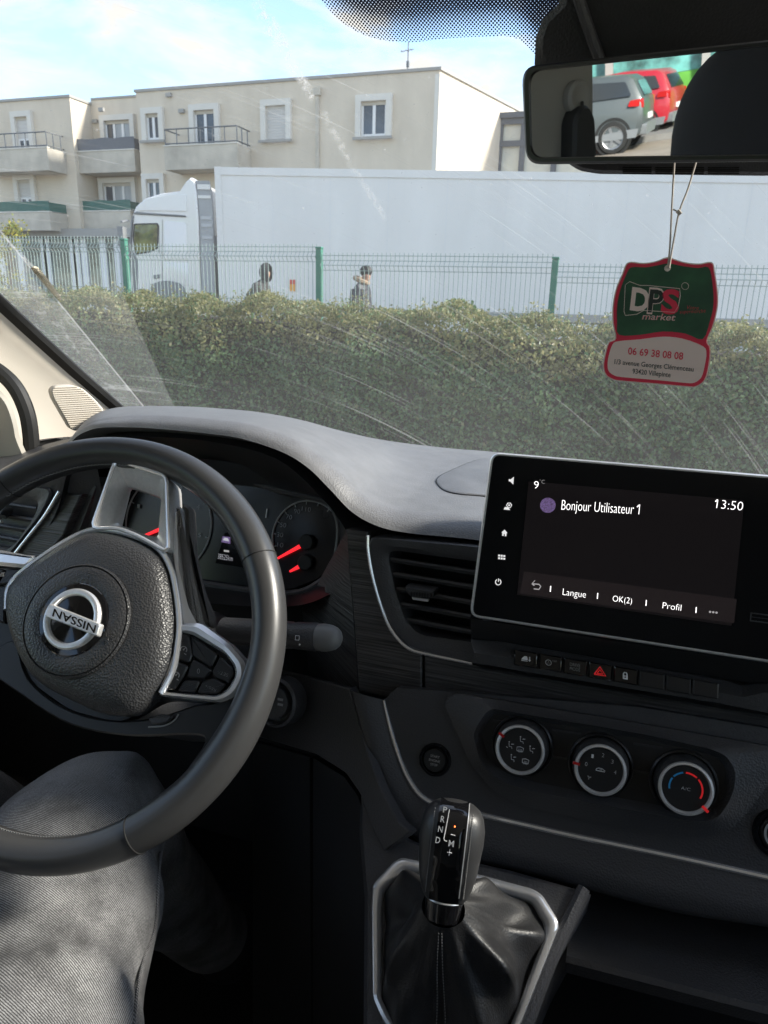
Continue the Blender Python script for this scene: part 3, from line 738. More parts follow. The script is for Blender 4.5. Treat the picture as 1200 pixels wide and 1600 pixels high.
    df = n.new('ShaderNodeBsdfDiffuse'); df.inputs[0].default_value = (.75, .74, .70, 1); tl = n.new('ShaderNodeBsdfTranslucent'); tl.inputs[0].default_value = (.75, .74, .70, 1)
    dm = n.new('ShaderNodeMixShader'); dm.inputs[0].default_value = .6; l.new(df.outputs[0], dm.inputs[1]); l.new(tl.outputs[0], dm.inputs[2])
    m1 = n.new('ShaderNodeMixShader'); l.new(tot, m1.inputs[0]); l.new(tr.outputs[0], m1.inputs[1]); l.new(dm.outputs[0], m1.inputs[2])
    gl = n.new('ShaderNodeBsdfGlossy'); gl.inputs['Roughness'].default_value = .03
    fr = n.new('ShaderNodeLayerWeight'); fr.inputs[0].default_value = .5
    m2 = n.new('ShaderNodeMixShader'); l.new(math_('ADD', math_('MULTIPLY', math_('POWER', fr.outputs['Facing'], 5), .6), .035), m2.inputs[0]); l.new(m1.outputs[0], m2.inputs[1]); l.new(gl.outputs[0], m2.inputs[2]); l.new(m2.outputs[0], out.inputs[0])
    return m
mb = MB(); rows = []
for j in range(25):
    z = lerp(-.255, .375, j/24); rows.append([GP(edge_x(z)*lerp(-1, 1, i/32)*1.012, z) for i in range(33)])
mb.grid(rows, screen_material())
wsc = part(mb, 'windscreen', 'dusty scratched curved windscreen')
# dotted black band printed at the top middle
def dots_material():
    m = bpy.data.materials.new('dotted black print'); m.use_nodes = True; n = m.node_tree.nodes; l = m.node_tree.links; n.clear()
    out = n.new('ShaderNodeOutputMaterial'); uv = n.new('ShaderNodeUVMap'); at_ = n.new('ShaderNodeAttribute'); at_.attribute_name = 'fade'
    mp = n.new('ShaderNodeMapping'); mp.inputs['Rotation'].default_value = (0, 0, R(45)); l.new(uv.outputs[0], mp.inputs[0])
    vf = n.new('ShaderNodeVectorMath'); vf.operation = 'FRACTION'; l.new(mp.outputs[0], vf.inputs[0])
    vs_ = n.new('ShaderNodeVectorMath'); vs_.operation = 'SUBTRACT'; l.new(vf.outputs[0], vs_.inputs[0]); vs_.inputs[1].default_value = (.5, .5, 0)
    vl = n.new('ShaderNodeVectorMath'); vl.operation = 'LENGTH'; l.new(vs_.outputs[0], vl.inputs[0])
    mr = n.new('ShaderNodeMapRange'); mr.inputs[1].default_value = 0; mr.inputs[2].default_value = 1; mr.inputs[3].default_value = .30; mr.inputs[4].default_value = .62; l.new(at_.outputs['Fac'], mr.inputs[0])
    lt = n.new('ShaderNodeMath'); lt.operation = 'LESS_THAN'; l.new(vl.outputs['Value'], lt.inputs[0]); l.new(mr.outputs[0], lt.inputs[1])
    tr = n.new('ShaderNodeBsdfTransparent'); pb = n.new('ShaderNodeBsdfPrincipled'); pb.inputs['Base Color'].default_value = (.018, .019, .055, 1); pb.inputs['Roughness'].default_value = .35
    mx_ = n.new('ShaderNodeMixShader'); l.new(lt.outputs[0], mx_.inputs[0]); l.new(tr.outputs[0], mx_.inputs[1]); l.new(pb.outputs[0], mx_.inputs[2]); l.new(mx_.outputs[0], out.inputs[0]); return m
low_edge = cr([V((x, y, 0)) for x, y in ((478, -40), (496, -8), (515, 16), (545, 42), (585, 60), (640, 66), (700, 60), (760, 57), (800, 58), (822, 70), (845, 92), (900, 110))], 4)
mb = MB(); rows = []; fade = []
TOPZ = .372
for j in range(9):
    row = []
    for p in low_edge:
        q = G(p.x, p.y, .002); z = lerp(q.z, TOPZ, j/8); row.append(GP(q.x, z, .002)); fade.append((z-q.z)/.026)
    rows.append(row)
mb.grid(rows, dots_material())
bo = part(mb, 'sunshade_dots', 'dotted black band at the top of the glass', wsc)
uvl = bo.data.uv_layers.new(name='UVMap'); fa = bo.data.attributes.new('fade', 'FLOAT', 'POINT')
w0 = WLOC[bo.name]
for v in bo.data.vertices:
    p = v.co+w0; j = min(range(0, len(low_edge)), key=lambda i: abs(rows[0][i].x-p.x)); fa.data[v.index].value = max(0, min(1, (p.z-rows[0][j].z)/.026))
PITCHD = .0023
for lp in bo.data.loops:
    p = bo.data.vertices[lp.vertex_index].co+w0; uvl.data[lp.index].uv = (p.x/PITCHD, p.z*1.28/PITCHD)
# dried mud left by the wiper
mb = MB(); L = [G(x, y, -.003) for x, y in ((50, 417), (58, 416), (72, 432), (85, 450), (97, 466), (95, 470), (84, 461), (68, 444), (55, 428))]
mb.plate(round_poly(L, .004), V((0, -.8, .6)), [(0, 0), (.0015, .002), (.004, .003)], M('dried mud', (.80, .66, .50), .95, bump=('n', 500, 1, .003), var=(500, .4)))
part(mb, 'dried_mud', 'beige dried mud streak on the glass edge', wsc)

# ---- A pillar on the driver's side, with seal and tweeter grille
def PZX(x, y, X): d = ray(x, y); return d*(X/d.x)
pe = [(-1, z) for z in (-.30, -.24, -.18, -.12, -.06, 0, .08, .18, .28, .36)]
for sgn, nm in ((-1, 'windscreen_pillar'), (1, 'windscreen_pillar')):
    mb = MB(); rows = []
    for _, z in pe:
        x = sgn*edge_x(z); gp = V((x, glass_y(x, z)-.016, z))
        sect = [(0.0, .012), (-.006, -.010), (-.020, -.030), (-.035, -.060), (-.052, -.100), (-.066, -.150), (-.075, -.20), (-.080, -.235)]
        k = 1 if z > -.05 else 1+(-.05-z)*.6
        rows.append([gp+V((sgn*(-a*.95*1.0), b*k, 0)) for a, b in sect])
    mb.grid(rows, m_cream); pil = part(mb, nm, 'cream windscreen pillar with a ribbed tweeter grille' if sgn < 0 else 'cream windscreen pillar')
    mb = MB(); rows = []
    for _, z in pe:
        x = sgn*edge_x(z); gp = V((x, glass_y(x, z), z))
        rows.append([gp+V((sgn*a, b, 0)) for a, b in ((.012, -.002), (-.008, -.004), (-.011, -.010), (-.007, -.019), (.006, -.026), (.020, -.012))])
    mb.grid(rows, m_seal); mb.build('seal', pil)
    if sgn < 0: pilL = pil
# tweeter grille: slightly crowned oval of ribs on the pillar face
PGp = at(118, 632, .80); PG = Pl(PGp, (.80, -.60, .05))
ol = round_poly(PG.pts([(79, 610), (86, 603), (110, 601), (128, 606), (146, 622), (162, 640), (160, 650), (118, 674), (110, 670), (97, 648), (82, 622)], .006), .006)
mb = MB(); mb.plate(ol, PG.n, [(0, -.02), (0, .000), (.0015, .0015)], m_cream); gr = mb.build('tweeter_grille', pilL)
mb = MB(); zs = sorted(p.z for p in ol); z0, z1 = zs[0], zs[-1]; m = 22
ux = PG.n.cross(Z3).normalized()
for k in range(1, m):
    z = lerp(z0, z1, k/m); xs = []
    for i in range(len(ol)):
        a, b = ol[i], ol[(i+1) % len(ol)]
        if (a.z-z)*(b.z-z) < 0: xs.append(lerp(a, b, (z-a.z)/(b.z-a.z)))
    if len(xs) >= 2:
        a, b = xs[0], xs[-1]; d = (b-a)
        mb.tube([a+d*.04+PG.n*.0017, b-d*.04+PG.n*.0017], .00105, m_cream, 6)
mb.build('grille_rib', gr)
mb = MB(); mb.tube(cr([at(x, y, .76) for x, y in ((-60, 560), (-20, 570), (8, 588), (28, 612), (42, 645), (48, 680), (50, 720))], 6), .0105, m_seal, 10); mb.build('door_seal', pilL)
mb = MB(); o = cr([at(x, y, .745) for x, y in ((-90, 590), (-20, 600), (8, 618), (22, 645), (30, 680), (34, 730), (-90, 740))], 4, True); mb.plate(o, V((.8, -.6, 0)), [(0, -.02), (0, 0), (.006, .006)], m_door); mb.build('door_frame', pilL)
# ---- side walls, doors, roof, floor, rear: the enclosure that keeps the cabin dim
XW = .90
def side_wall(sgn):
    mb = MB(); X = sgn*XW
    def sheet(y0, y1, z0, z1, mat, t=.05): mb.box((min(X, X+sgn*t), y0, z0), (max(X, X+sgn*t), y1, z1), mat)
    sheet(-2.6, .95, -1.1, -.32, m_door); sheet(-2.6, .44, .34, .42, m_roof)
    sheet(-.36, -.18, -.319, .339, m_panelgrey); sheet(-2.6, -2.0, -.319, .339, m_panelgrey); sheet(-1.32, -1.22, -.319, .339, m_panelgrey)
    return part(mb, 'side_door', 'beige door trim below the side window')
dL = side_wall(-1); dR = side_wall(1)
m_sideglass = bpy.data.materials.new('side window glass'); m_sideglass.use_nodes = True; n = m_sideglass.node_tree.nodes; n.clear()
o_ = n.new('ShaderNodeOutputMaterial'); t_ = n.new('ShaderNodeBsdfTransparent'); t_.inputs[0].default_value = (.86, .89, .87, 1); g_ = n.new('ShaderNodeBsdfGlossy'); g_.inputs['Roughness'].default_value = .02
x_ = n.new('ShaderNodeMixShader'); x_.inputs[0].default_value = .05; m_sideglass.node_tree.links.new(t_.outputs[0], x_.inputs[1]); m_sideglass.node_tree.links.new(g_.outputs[0], x_.inputs[2]); m_sideglass.node_tree.links.new(x_.outputs[0], o_.inputs[0])
for sgn, dd in ((-1, dL), (1, dR)):
    mb = MB(); X = sgn*(XW+.022)
    for y0, y1 in ((-.18, .95), (-1.22, -.36), (-2.0, -1.32)): mb.add([(X, y0, -.34), (X, y1, -.34), (X, min(y1, .45) if y1 > .5 else y1, .36), (X, y0, .36)], [[0, 1, 2, 3]], m_sideglass)
    mb.build('side_window', dd)
mb = MB(); mb.box((-.95, -2.6, .405), (.95, .50, .425), m_roof); 
rows = [[V((x, .50, .40)) for x in (-.95, -.5, 0, .5, .95)], [V((x, glass_y(x, .372)-.012, .372)) for x in (-.95, -.5, 0, .5, .95)], [V((x, glass_y(x, .372)+.05, .385)) for x in (-.95, -.5, 0, .5, .95)]]
mb.grid(rows, m_roof); part(mb, 'roof_lining')
mb = MB(); mb.box((-.95, -2.65, -1.1), (.95, -2.601, .42), m_panelgrey); part(mb, 'rear_door')
mb = MB(); mb.box((-.95, -2.6, -1.12), (.95, .80, -1.101), m_carpet); mb.plate([V((-.95, .80, -1.12)), V((.95, .80, -1.12)), V((.95, 1.08, -.80)), V((-.95, 1.08, -.80))], V((0, -.75, .66)), [(0, 0), (0, .02)], m_carpet)
mb.box((-.95, 1.06, -.80), (.95, 1.09, -.26), m_carpet); part(mb, 'floor', 'black carpeted footwell')

# ---- dashboard skin: lofted rows from the lip over the instrument hood to the glass
DL = tilt(10, (0, .640, -.20))                         # plane of the upper fascia
lipU = [(105, 700, .66), (118, 684, .655), (135, 674, .650), (160, 668, .645), (215, 668, .642), (270, 672, .640), (330, 678, .638), (380, 686, .636), (440, 706, .634), (480, 730, .633), (515, 764, .632), (550, 800, .632), (590, 822, .632), (640, 833, .634), (740, 843, .636), (900, 866, .640), (1200, 905, .645), (1420, 930, .645), (1900, 985, .66)]
crease = [(108, 690, .672), (122, 674, .668), (142, 662, .664), (165, 656, .662), (215, 651, .660), (270, 652, .658), (330, 657, .656), (390, 665, .655), (450, 684, .654), (495, 711, .654), (532, 742, .654), (565, 776, .654), (605, 797, .656), (650, 804, .660), (740, 811, .664), (900, 833, .668), (1200, 870, .670), (1420, 895, .670), (1900, 950, .69)]
mid = [(112, 684, .74), (128, 664, .74), (150, 649, .74), (175, 643, .74), (225, 640, .74), (280, 640, .74), (335, 644, .74), (400, 650, .745), (465, 664, .76), (520, 684, .78), (570, 708, .80), (615, 735, .82), (660, 752, .82), (700, 757, .82), (760, 762, .83), (900, 780, .84), (1200, 815, .84), (1420, 840, .84), (1900, 900, .83)]
back = [(116, 681, .80), (132, 660, .81), (156, 644, .83), (188, 636, .86), (235, 634.5, .88), (290, 635, .90), (340, 638, .92), (405, 644, .94), (470, 656, .96), (525, 671, .985), (580, 684, 1.01), (630, 692, 1.035), (680, 698, 1.05), (720, 702, 1.06), (770, 706, 1.062), (900, 720, 1.062), (1200, 755, 1.05), (1420, 782, 1.00), (1900, 845, .92)]
def rowpts(L): return [at(x, y, Y) for x, y, Y in L]
RU, RC, RM, RB = rowpts(lipU), rowpts(crease), rowpts(mid), rowpts(back)
RB = [V((p.x, max(p.y, .8), p.z)) for p in RB]
RD = [V((p.x, min(glass_y(p.x, p.z-.02)-.004, 1.08), p.z-.025)) for p in RB]; RE = [p+V((0, .02, -.2)) for p in RD]
RL = [p+V((0, .05, -.018)) for p in RU]               # underside returning inward
nn = 8; cols = []
RL2 = [p+V((0, .11, .0)) for p in RL]
rows7 = [cr(r_, nn) for r_ in (RL, RU, RC, RM, RB, RD, RE)]
full = []
for i in range(len(rows7[0])):
    a = [r_[i] for r_ in rows7]
    c = [a[0]+V((0, .09, .004)), a[0], a[0]*.4+a[1]*.6] + cr([a[1], a[1]*.5+a[2]*.5-V((0, .0035, -.001)), a[2], a[2]*.88+a[3]*.12+V((0, 0, .0012)), a[2]*.5+a[3]*.5+V((0, 0, .0010)), a[3], a[3]*.5+a[4]*.5+V((0, 0, .001)), a[4]], 3) + [a[5], a[6]]
    full.append(c)
full = list(map(list, zip(*full)))
mb = MB(); mb.grid(full, m_dashtop)
dash = part(mb, 'dashboard', 'grey grained dashboard top sweeping into the instrument hood', sharp=60)
# filler block behind everything so nothing shows through
mb = MB()
mb.loops([[V((-.95, .80, -.30)), V((1.0, .80, -.30)), V((1.0, 1.05, -.24)), V((-.95, 1.05, -.24))], [V((-.95, .74, -.75)), V((1.0, .74, -.75)), V((1.0, 1.05, -.8)), V((-.95, 1.05, -.8))]], m_recess, True, True, True)
mb.build('dash_core', dash)
# dash shelf at the far left with the side window demister
mb = MB(); rows = [rowpts([(-120, 745, .66), (-40, 742, .66), (20, 738, .66), (70, 728, .66), (112, 712, .665), (150, 720, .68)]), rowpts([(-120, 738, .675), (-40, 735, .675), (20, 728, .675), (70, 716, .675), (112, 700, .68), (150, 712, .69)]),
      rowpts([(-120, 715, .78), (-40, 712, .78), (20, 702, .78), (70, 692, .78), (112, 685, .79), (150, 695, .80)]), rowpts([(-120, 702, .90), (-40, 699, .90), (20, 693, .90), (70, 686, .90), (112, 680, .93), (150, 690, .93)])]
rows = [[p+V((0, .03, -.22)) for p in rows[0]]]+rows+[[p+V((0, .1, -.1)) for p in rows[-1]]]
mb.grid(rows, m_plastic2); part(mb, 'dash_end', 'dark dash end beside the door', dash)
SH = Pl(at(80, 692, .79), (0, -.18, .98))
ol = round_poly(SH.pts([(40, 698), (48, 690), (75, 686), (110, 683), (112, 686), (90, 691), (62, 700), (45, 702)], .004), .004)
mb = MB(); mb.plate(ol, SH.n, [(0, -.01), (0, 0), (.0015, .0015)], m_dashtop); mb.build('demister', dash)
mb = MB()
for k in range(4): mb.tube([lerp(SH(50, 699-k*2.2, .0065), SH(60, 699-k*2.2, .0065), 0), SH(98-k*3, 687-k*.6, .0065)], .0009, m_recess, 5)
mb.build('demister_slot', dash)
# storage lid in the dash top behind the screen, laid on the skin itself
from mathutils.bvhtree import BVHTree
DV = [v.co+WLOC[dash.name] for v in dash.data.vertices]; DB = BVHTree.FromPolygons(DV, [list(p.vertices) for p in dash.data.polygons])
def on_dash(x, y, up=.0):
    h = DB.ray_cast(V((0, 0, 0)), ray(x, y).normalized()); p = h[0] if h[0] else at(x, y, .85); return p+V((0, 0, up))
cl = cr([on_dash(x, y) for x, y in [(800, 719), (752, 718), (700, 738), (684, 748), (683, 756), (695, 767), (720, 773), (770, 778), (900, 800), (1180, 832), (1230, 800), (1000, 740)]], 5, True)
cc = sum(cl, V((0, 0, 0)))/len(cl)
mb = MB(); mb.loops([[p-V((0, 0, .002)) for p in cl], [lerp(p, cc, .004)+V((0, 0, .0012)) for p in cl], [lerp(p, cc, .02)+V((0, 0, .0022)) for p in cl]], m_dashtop, True, False, True); part(mb, 'storage_lid', None, dash)
mb = MB(); mb.tube([p+V((0, 0, .0002)) for p in cl], .0011, m_recess, 6, True); mb.build('lid_seam', dash)
# ---- instrument cluster
CL = tilt(18, at(440, 850, .715))
clus = part(MB().plate(round_poly(CL.pts([(92, 838), (104, 800), (128, 745), (160, 716), (230, 706), (330, 716), (430, 752), (490, 775), (516, 790), (527, 826), (520, 880), (500, 903), (446, 924), (300, 905), (120, 872)]), .03), CL.n, [(0, -.03), (0, 0)], m_dial), 'instrument_cluster', 'black instrument cluster under the hood')
# inner hood liner: from the lip underside down to the cluster face
lo_ = [(92, 838), (104, 800), (128, 748), (155, 722), (230, 716), (330, 728), (430, 764), (500, 779), (520, 792), (531, 826), (523, 884), (503, 908), (446, 928), (300, 909), (120, 876)]
up_ = [at(x, y, Y) for x, y, Y in ((70, 850, .655), (92, 790, .655), (112, 720, .655), (150, 690, .65), (230, 683, .648), (330, 690, .645), (430, 716, .643), (490, 765, .642), (530, 812, .642), (546, 850, .645), (536, 905, .65), (512, 930, .655), (446, 948, .655), (300, 940, .655), (100, 915, .655))]
A = cr(up_, 4, True); B = cr(CL.pts(lo_, .004), 4, True); Cc = cr(CL.pts([(lerp(x, 310, -.012), lerp(y, 815, .03)) for x, y in lo_], .012), 4, True)
cA = sum(A, V((0, 0, 0)))/len(A)
mb = MB(); mb.loops([[p+(p-cA)*.10+V((0, .07, .0)) for p in A], A, [lerp(p, q, .5)+V((0, .0, .002)) for p, q in zip(A, B)], B, [p-CL.n*.02 for p in B]], m_smooth); mb.build('hood_liner', clus)
rim = cr(CL.pts(lo_, .006), 4, True)
mb = MB(); mb.tube(rim[:], .0045, m_plastic2, 8, True); mb.build('cluster_bezel', clus)
# pale inner slope above the dials
sl = [CL.pts([(300, 716), (360, 722), (420, 738), (470, 755), (500, 772)], .045), CL.pts([(290, 752), (350, 756), (420, 763), (470, 768), (498, 774)], .003)]
mb = MB(); mb.grid([cr(a, 4) for a in sl], M('slate inner hood', (.035, .037, .043), .4)); mb.build('inner_visor', clus)
def dial(cx, cy, rpx, nums, a0, a1, name='dial'):
    c = CL(cx, cy, .002); r = (CL(cx+rpx, cy, .002)-c).length; ex = X3; ey = CL.n.cross(X3)
    mb = MB(); pts = [c+(ex*math.cos(a)+ey*math.sin(a))*r for a in [R(lerp(a0, a1, i/48)) for i in range(49)]]
    mb.tube(pts, .0011, m_grey_print, 6)
    for i, t in enumerate(nums):
        a = R(lerp(a0, a1, (i+.3)/(len(nums)))); d = ex*math.cos(a)+ey*math.sin(a); q = c+d*r*.78
        if t: h = .0055; w = .0038*len(t); mb.text(t, q-ex*w/2-ey*h/2, q+ex*w/2-ey*h/2, q-ex*w/2+ey*h/2, m_grey_print, CL.n*.0006)
        mb.obox(c+d*r*.95, d*.0022, CL.n*.0003, d.cross(CL.n)*.0005, m_grey_print)
    return mb.build(name, clus)
dial(480, 842, 56, ['10', '30', '50', '70', '90', '110', '', ''], 205, 45)
dial(262, 818, 68, ['', '1', '2', '3', '4', '5'], 215, -40)
def needle(p, q, name='needle'):
    a, b = CL(*p, .005), CL(*q, .005); d = (b-a).normalized(); w = d.cross(CL.n)
    mb = MB(); mb.plate([a-w*.0012, b-w*.0024, b+w*.0024, a+w*.0012], CL.n, [(0, 0), (0, .001), (.0004, .0013)], m_lit_red)
    mb.lathe(CL(q[0]+10, q[1]-6, .003), CL.n, [(.0095, 0), (.0095, .003), (.008, .0045)], m_recess, 20); return mb.build(name, clus)
needle((433, 873), (470, 853)); needle((453, 893), (468, 885)); needle((205, 846), (262, 822))
mb = MB(); mb.plate(CL.pts([(337, 880), (352, 832), (395, 840), (390, 888)], .0012), CL.n, [(0, 0), (0, .0008)], m_screen)
mb.text('38525km', CL(340, 873, .003), CL(363, 877, .003), CL(341, 864.5, .003), m_lit_trip)
mb.plate(round_poly(CL.pts([(346, 847), (348, 838), (360, 839), (360, 850)], .0025), .001), CL.n, [(0, 0), (0, .0006)], m_purple)
mb.plate(CL.pts([(348, 844), (351, 840), (356, 841), (358, 846)], .0034), CL.n, [(0, 0), (0, .0004)], m_lit_trip)
mb.plate(CL.pts([(350, 862), (350, 859), (358, 860), (358, 863)], .0026), CL.n, [(0, 0), (0, .0004)], m_lit_dim)
mb.build('trip_display', clus); mb = MB(); mb.plate(CL.pts([(414.5, 809), (416.5, 795), (418, 795), (416, 809)], .0026), CL.n, [(0, 0), (0, .0004)], m_white_print)
mb.build('dial_tick', clus)

# ---- fascia: striated trim, vents
wood = MB()
wp = [(540, 827), (574, 832), (574, 860), (582, 905), (596, 952), (612, 988), (636, 1013), (665, 1024), (738, 1040), (760, 1046), (1200, 1120), (1400, 1150), (1400, 1236), (1200, 1200), (1000, 1160), (760, 1115), (690, 1106), (663.5, 1103)]
wl_ = [(540, 827), (574, 832), (574, 860), (582, 905), (596, 952), (612, 988), (636, 1013), (659, 1022), (659, 1103), (560, 1081), (552, 960)]
wr_ = [(663, 1023), (738, 1040), (760, 1046), (1200, 1120), (1900, 1225), (1900, 1326), (1200, 1200), (1000, 1160), (760, 1120), (663, 1104)]
pr = [(0, -.04), (0, -.0015), (.0015, 0)]
wood.plate(DL.pts(wl_), DL.n, pr, m_wood)
tl_ = part(wood, 'trim_strip', 'dark striated trim beside the centre vent')
mb = MB(); mb.plate(DL.pts(wr_), DL.n, pr, m_wood); part(mb, 'trim_strip', 'dark striated trim under the touchscreen')
mb = MB(); mb.grid([[DL(541, 830, -.001), DL(547, 900, -.001), DL(552, 960, -.001), DL(557, 1030, -.001), DL(560, 1080, -.001)], [at(500, 905, .70), at(490, 925, .70), at(472, 950, .70), at(478, 1010, .70), at(484, 1060, .70)]], m_wood); mb.build('trim_return', tl_)
def vent(P, strip, opening, slats, outer, tab, name, label):
    mb = MB(); o = cr(P.pts(outer), 1, True) if False else P.pts(outer); i_ = P.pts(opening)
    o, i_ = round_poly(o, .010, 5), round_poly(i_, .012, 5)
    n = P.n; far = o[0]+V((-1, 0, 1)); far2 = far
    o, i_ = resamp(o, 72, far), resamp(i_, 72, far)
    if (o[8]-o[0]).cross(i_[8]-i_[0]).length >= 0 and (o[18]-i_[18]).length > (o[18]-i_[54]).length: i_ = [i_[0]]+i_[:0:-1]
    L = [[p-n*.02 for p in o], [p+n*.004 for p in o], [p+n*.006+(q-p)*.08 for p, q in zip(o, i_)], [p+n*.0055+(q-p)*.6 for p, q in zip(o, i_)], [q+n*.001 for q in i_], [q-n*.045 for q in i_]]
    mb.loops(L, m_plastic2, True, False, True, m_recess)
    v = part(mb, name, label)
    for (xa, ya), (xb, yb), h in slats:
        a, b = P(xa, ya, -.004), P(xb, yb, -.004); s_ = MB()
        hh = (P(xa, ya+h, -.004)-a).length
        prof = [V((0, 0, 0)), n*.0015-Z3*hh*.4, -Z3*hh, -n*.030-Z3*hh*1.5, -n*.030-Z3*(hh*1.5-.002), -n*.012-Z3*hh*.25]
        s_.loops([[a+q for q in prof], [b+q for q in prof]], m_plastic2, True, True, True); s_.build('slat', v)
    if strip:
        mb = MB(); mb.tube(cr(P.pts(strip, .0035), 6), .0021, m_chrome, 8); mb.build('chrome_strip', v)
    if tab:
        mb = MB(); mb.plate(round_poly(P.pts(tab, .004), .003), n, [(0, -.006), (0, .006), (.002, .009)], m_plastic)
        xs = [p[0] for p in tab]; ys = [p[1] for p in tab]
        y1 = max(ys); mb.plate(P.pts([(min(xs)+8, y1-1), (max(xs)-14, y1+2.5), (max(xs)-15, y1+6), (min(xs)+9, y1+2.5)], .010), n, [(0, -.003), (0, .001)], m_satin)
        for k in range(9): x = lerp(min(xs)+7, max(xs)-7, k/8); mb.obox(P(x, y1-6+k*.35, .0132), X3*.0006, n*.0006, Z3*.0022, m_recess)
        mb.build('vent_tab', v)
    return v
VP = Pl(DL.p, DL.n)
vent(VP, [(575, 836), (576, 862), (584, 906), (598, 953), (614, 987), (638, 1012), (668, 1022), (738, 1036)],
     [(604, 858), (737, 876), (760, 879), (752, 1006), (731, 1002), (655, 992), (634, 970), (618, 925)],
     [((606, 870), (742, 891), 8), ((610, 893), (740, 914), 8), ((616, 916), (738, 938), 8), ((622, 940), (736, 960), 8), ((630, 964), (736, 984), 8)],
     [(579, 837), (745, 851), (770, 854), (765, 1040), (738, 1034), (668, 1018), (640, 1008), (617, 983), (601, 950), (588, 903), (580, 862)],
     [(637, 912), (684, 919), (682, 927), (674, 934), (644, 930), (636, 920)], 'air_vent', 'black slatted centre air vent with a chrome edge')
VL = tilt(14, at(60, 820, .655))
mb = MB(); mb.plate(VL.pts([(88, 770), (127, 772), (112, 805), (98, 838), (70, 870), (55, 880), (20, 872), (40, 840)]), VL.n, pr, m_wood)
part(mb, 'trim_strip', 'striated trim by the left vent')
vent(VL, [(93, 768), (70, 806), (45, 838), (26, 862), (18, 872)], [(-40, 765), (45, 778), (62, 784), (58, 800), (44, 825), (28, 850), (14, 856), (-40, 850)],
     [((-40, 778), (57, 792), 7), ((-40, 795), (52, 810), 7), ((-40, 812), (44, 826), 7), ((-40, 829), (34, 843), 7)],
     [(-40, 752), (60, 760), (88, 764), (68, 804), (43, 836), (24, 860), (14, 868), (-40, 862)], [(-8, 800), (12, 792), (16, 796), (10, 806), (-8, 812)], 'air_vent', 'black slatted air vent at the driver door side')
mb = MB(); mb.plate(VL.pts([(-140, 740), (92, 752), (140, 745), (150, 760), (120, 840), (60, 905), (-140, 880)], -.012), VL.n, [(0, -.03), (0, 0)], m_plastic2); part(mb, 'dash_fascia', None)

# ---- touchscreen
SP = tilt(12, at(985, 870, .600)); ex = X3; ey = SP.n.cross(X3)
def quad(P, x0, y0, x1, y1, off=0): return P.pts([(x0, y0), (x1, y0), (x1, y1), (x0, y1)], off)
so_ = round_poly(SP.pts([(767, 706), (1330, 753), (1330, 1056), (733, 964)]), .0095, 6)
mb = MB(); mb.plate(so_, SP.n, [(.006, -.016), (.0, -.010), (0, -.0015), (.0012, 0), (.0024, 0), (.0026, -.0004)], m_satin, m_screen)
ts = part(mb, 'touchscreen', 'black touchscreen greeting Bonjour Utilisateur 1')
mb = MB(); mb.plate(SP.pts([(826, 752), (1163, 782), (1143, 978), (808, 929)]), SP.n, [(0, -.0004), (0, .0001)], m_display)
T = lambda s_, a, b, c, m_=m_lit_white, **k: mb.text(s_, SP(*a, .0003), SP(*b, .0003), SP(*c, .0003), m_, **k)
T('9', (834, 763), (841, 764), (835, 751)); T('°C', (842.5, 755), (851, 756), (843, 749), m_lit_dim)
T('13:50', (1119, 794), (1160, 798), (1121, 780)); T('Bonjour Utilisateur 1', (877, 796.5), (998.5, 804), (878.5, 780.5))
T('Langue', (879, 929.5), (915, 934), (880, 919)); T('OK(2)', (957, 939.5), (987, 943.5), (958, 930)); T('Profil', (1035, 950.5), (1064, 954.5), (1036, 940.5))
for x, y in ((860.5, 920), (934, 931), (1010, 942), (1088, 953)): mb.plate(SP.pts([(x-.7, y-4.5), (x+.7, y-4.4), (x, y+4.6), (x-1.4, y+4.5)], .0002), SP.n, [(0, 0), (0, .0002)], m_lit_white)
for k in range(3): mb.lathe(SP(1109.5+k*5, 956+k*.6, .0002), SP.n, [(.0009, 0), (.0009, .0002)], m_lit_dim, 10)
mb.tube(cr(SP.pts([(832, 911), (836, 907)], .0005), 2), .0004, m_lit_dim, 4); mb.tube(SP.pts([(831, 912), (842, 913), (845, 916), (842, 921), (834, 920)], .0005), .0005, m_lit_dim, 5); mb.tube(SP.pts([(831, 912), (835, 915)], .0005), .0005, m_lit_dim, 5)
mb.lathe(SP(856, 789.5, .0002), SP.n, [(.0066, 0), (.0066, .0002)], m_purple, 24)
mb.plate(SP.pts([(819, 893), (1151, 936), (1147, 974), (812, 927)], .00012), SP.n, [(0, 0), (0, .00005)], M('menu bar pixels', (.012, .011, .012), .1, emit=((.8, .6, .62), .0032)))
for fx, fy, sc_ in ((998.5, 788.9, 1), (1121.0, 780.4, 1)): mb.tube(SP.pts([(fx, fy+.2), (fx-3.2, fy+3.4)], .0005), .00042, m_lit_white, 5)
mb.build('display', ts)
mb = MB()   # side touch keys
P_ = lambda L: mb.plate(SP.pts(L, .0003), SP.n, [(0, 0), (0, .0002)], m_lit_keys)
m_lit_keys = M('key symbols', (.45, .45, .45), .5, emit=((1, .98, .98), .16))
P_([(795, 748.5), (798, 749), (803, 745), (802, 757), (797.5, 752.5), (795, 752)])
P_([(787, 796), (789, 792), (795, 793), (797, 797)]); mb.tube(SP.pts([(793+4*math.cos(a)+2.5, 789.5+4*math.sin(a)) for a in [i*math.pi/3 for i in range(7)]], .0004), .0004, m_lit_keys, 4); mb.lathe(SP(795.5, 789.5, .0004), SP.n, [(.0009, 0), (.0009, .0002)], m_lit_keys, 8)
P_([(783.5, 832), (788.5, 827.5), (793, 833), (791.5, 833), (791, 838), (788.8, 837.7), (788.8, 834.5), (787, 834.3), (787, 837.4), (784.5, 837), (785, 832.2)])
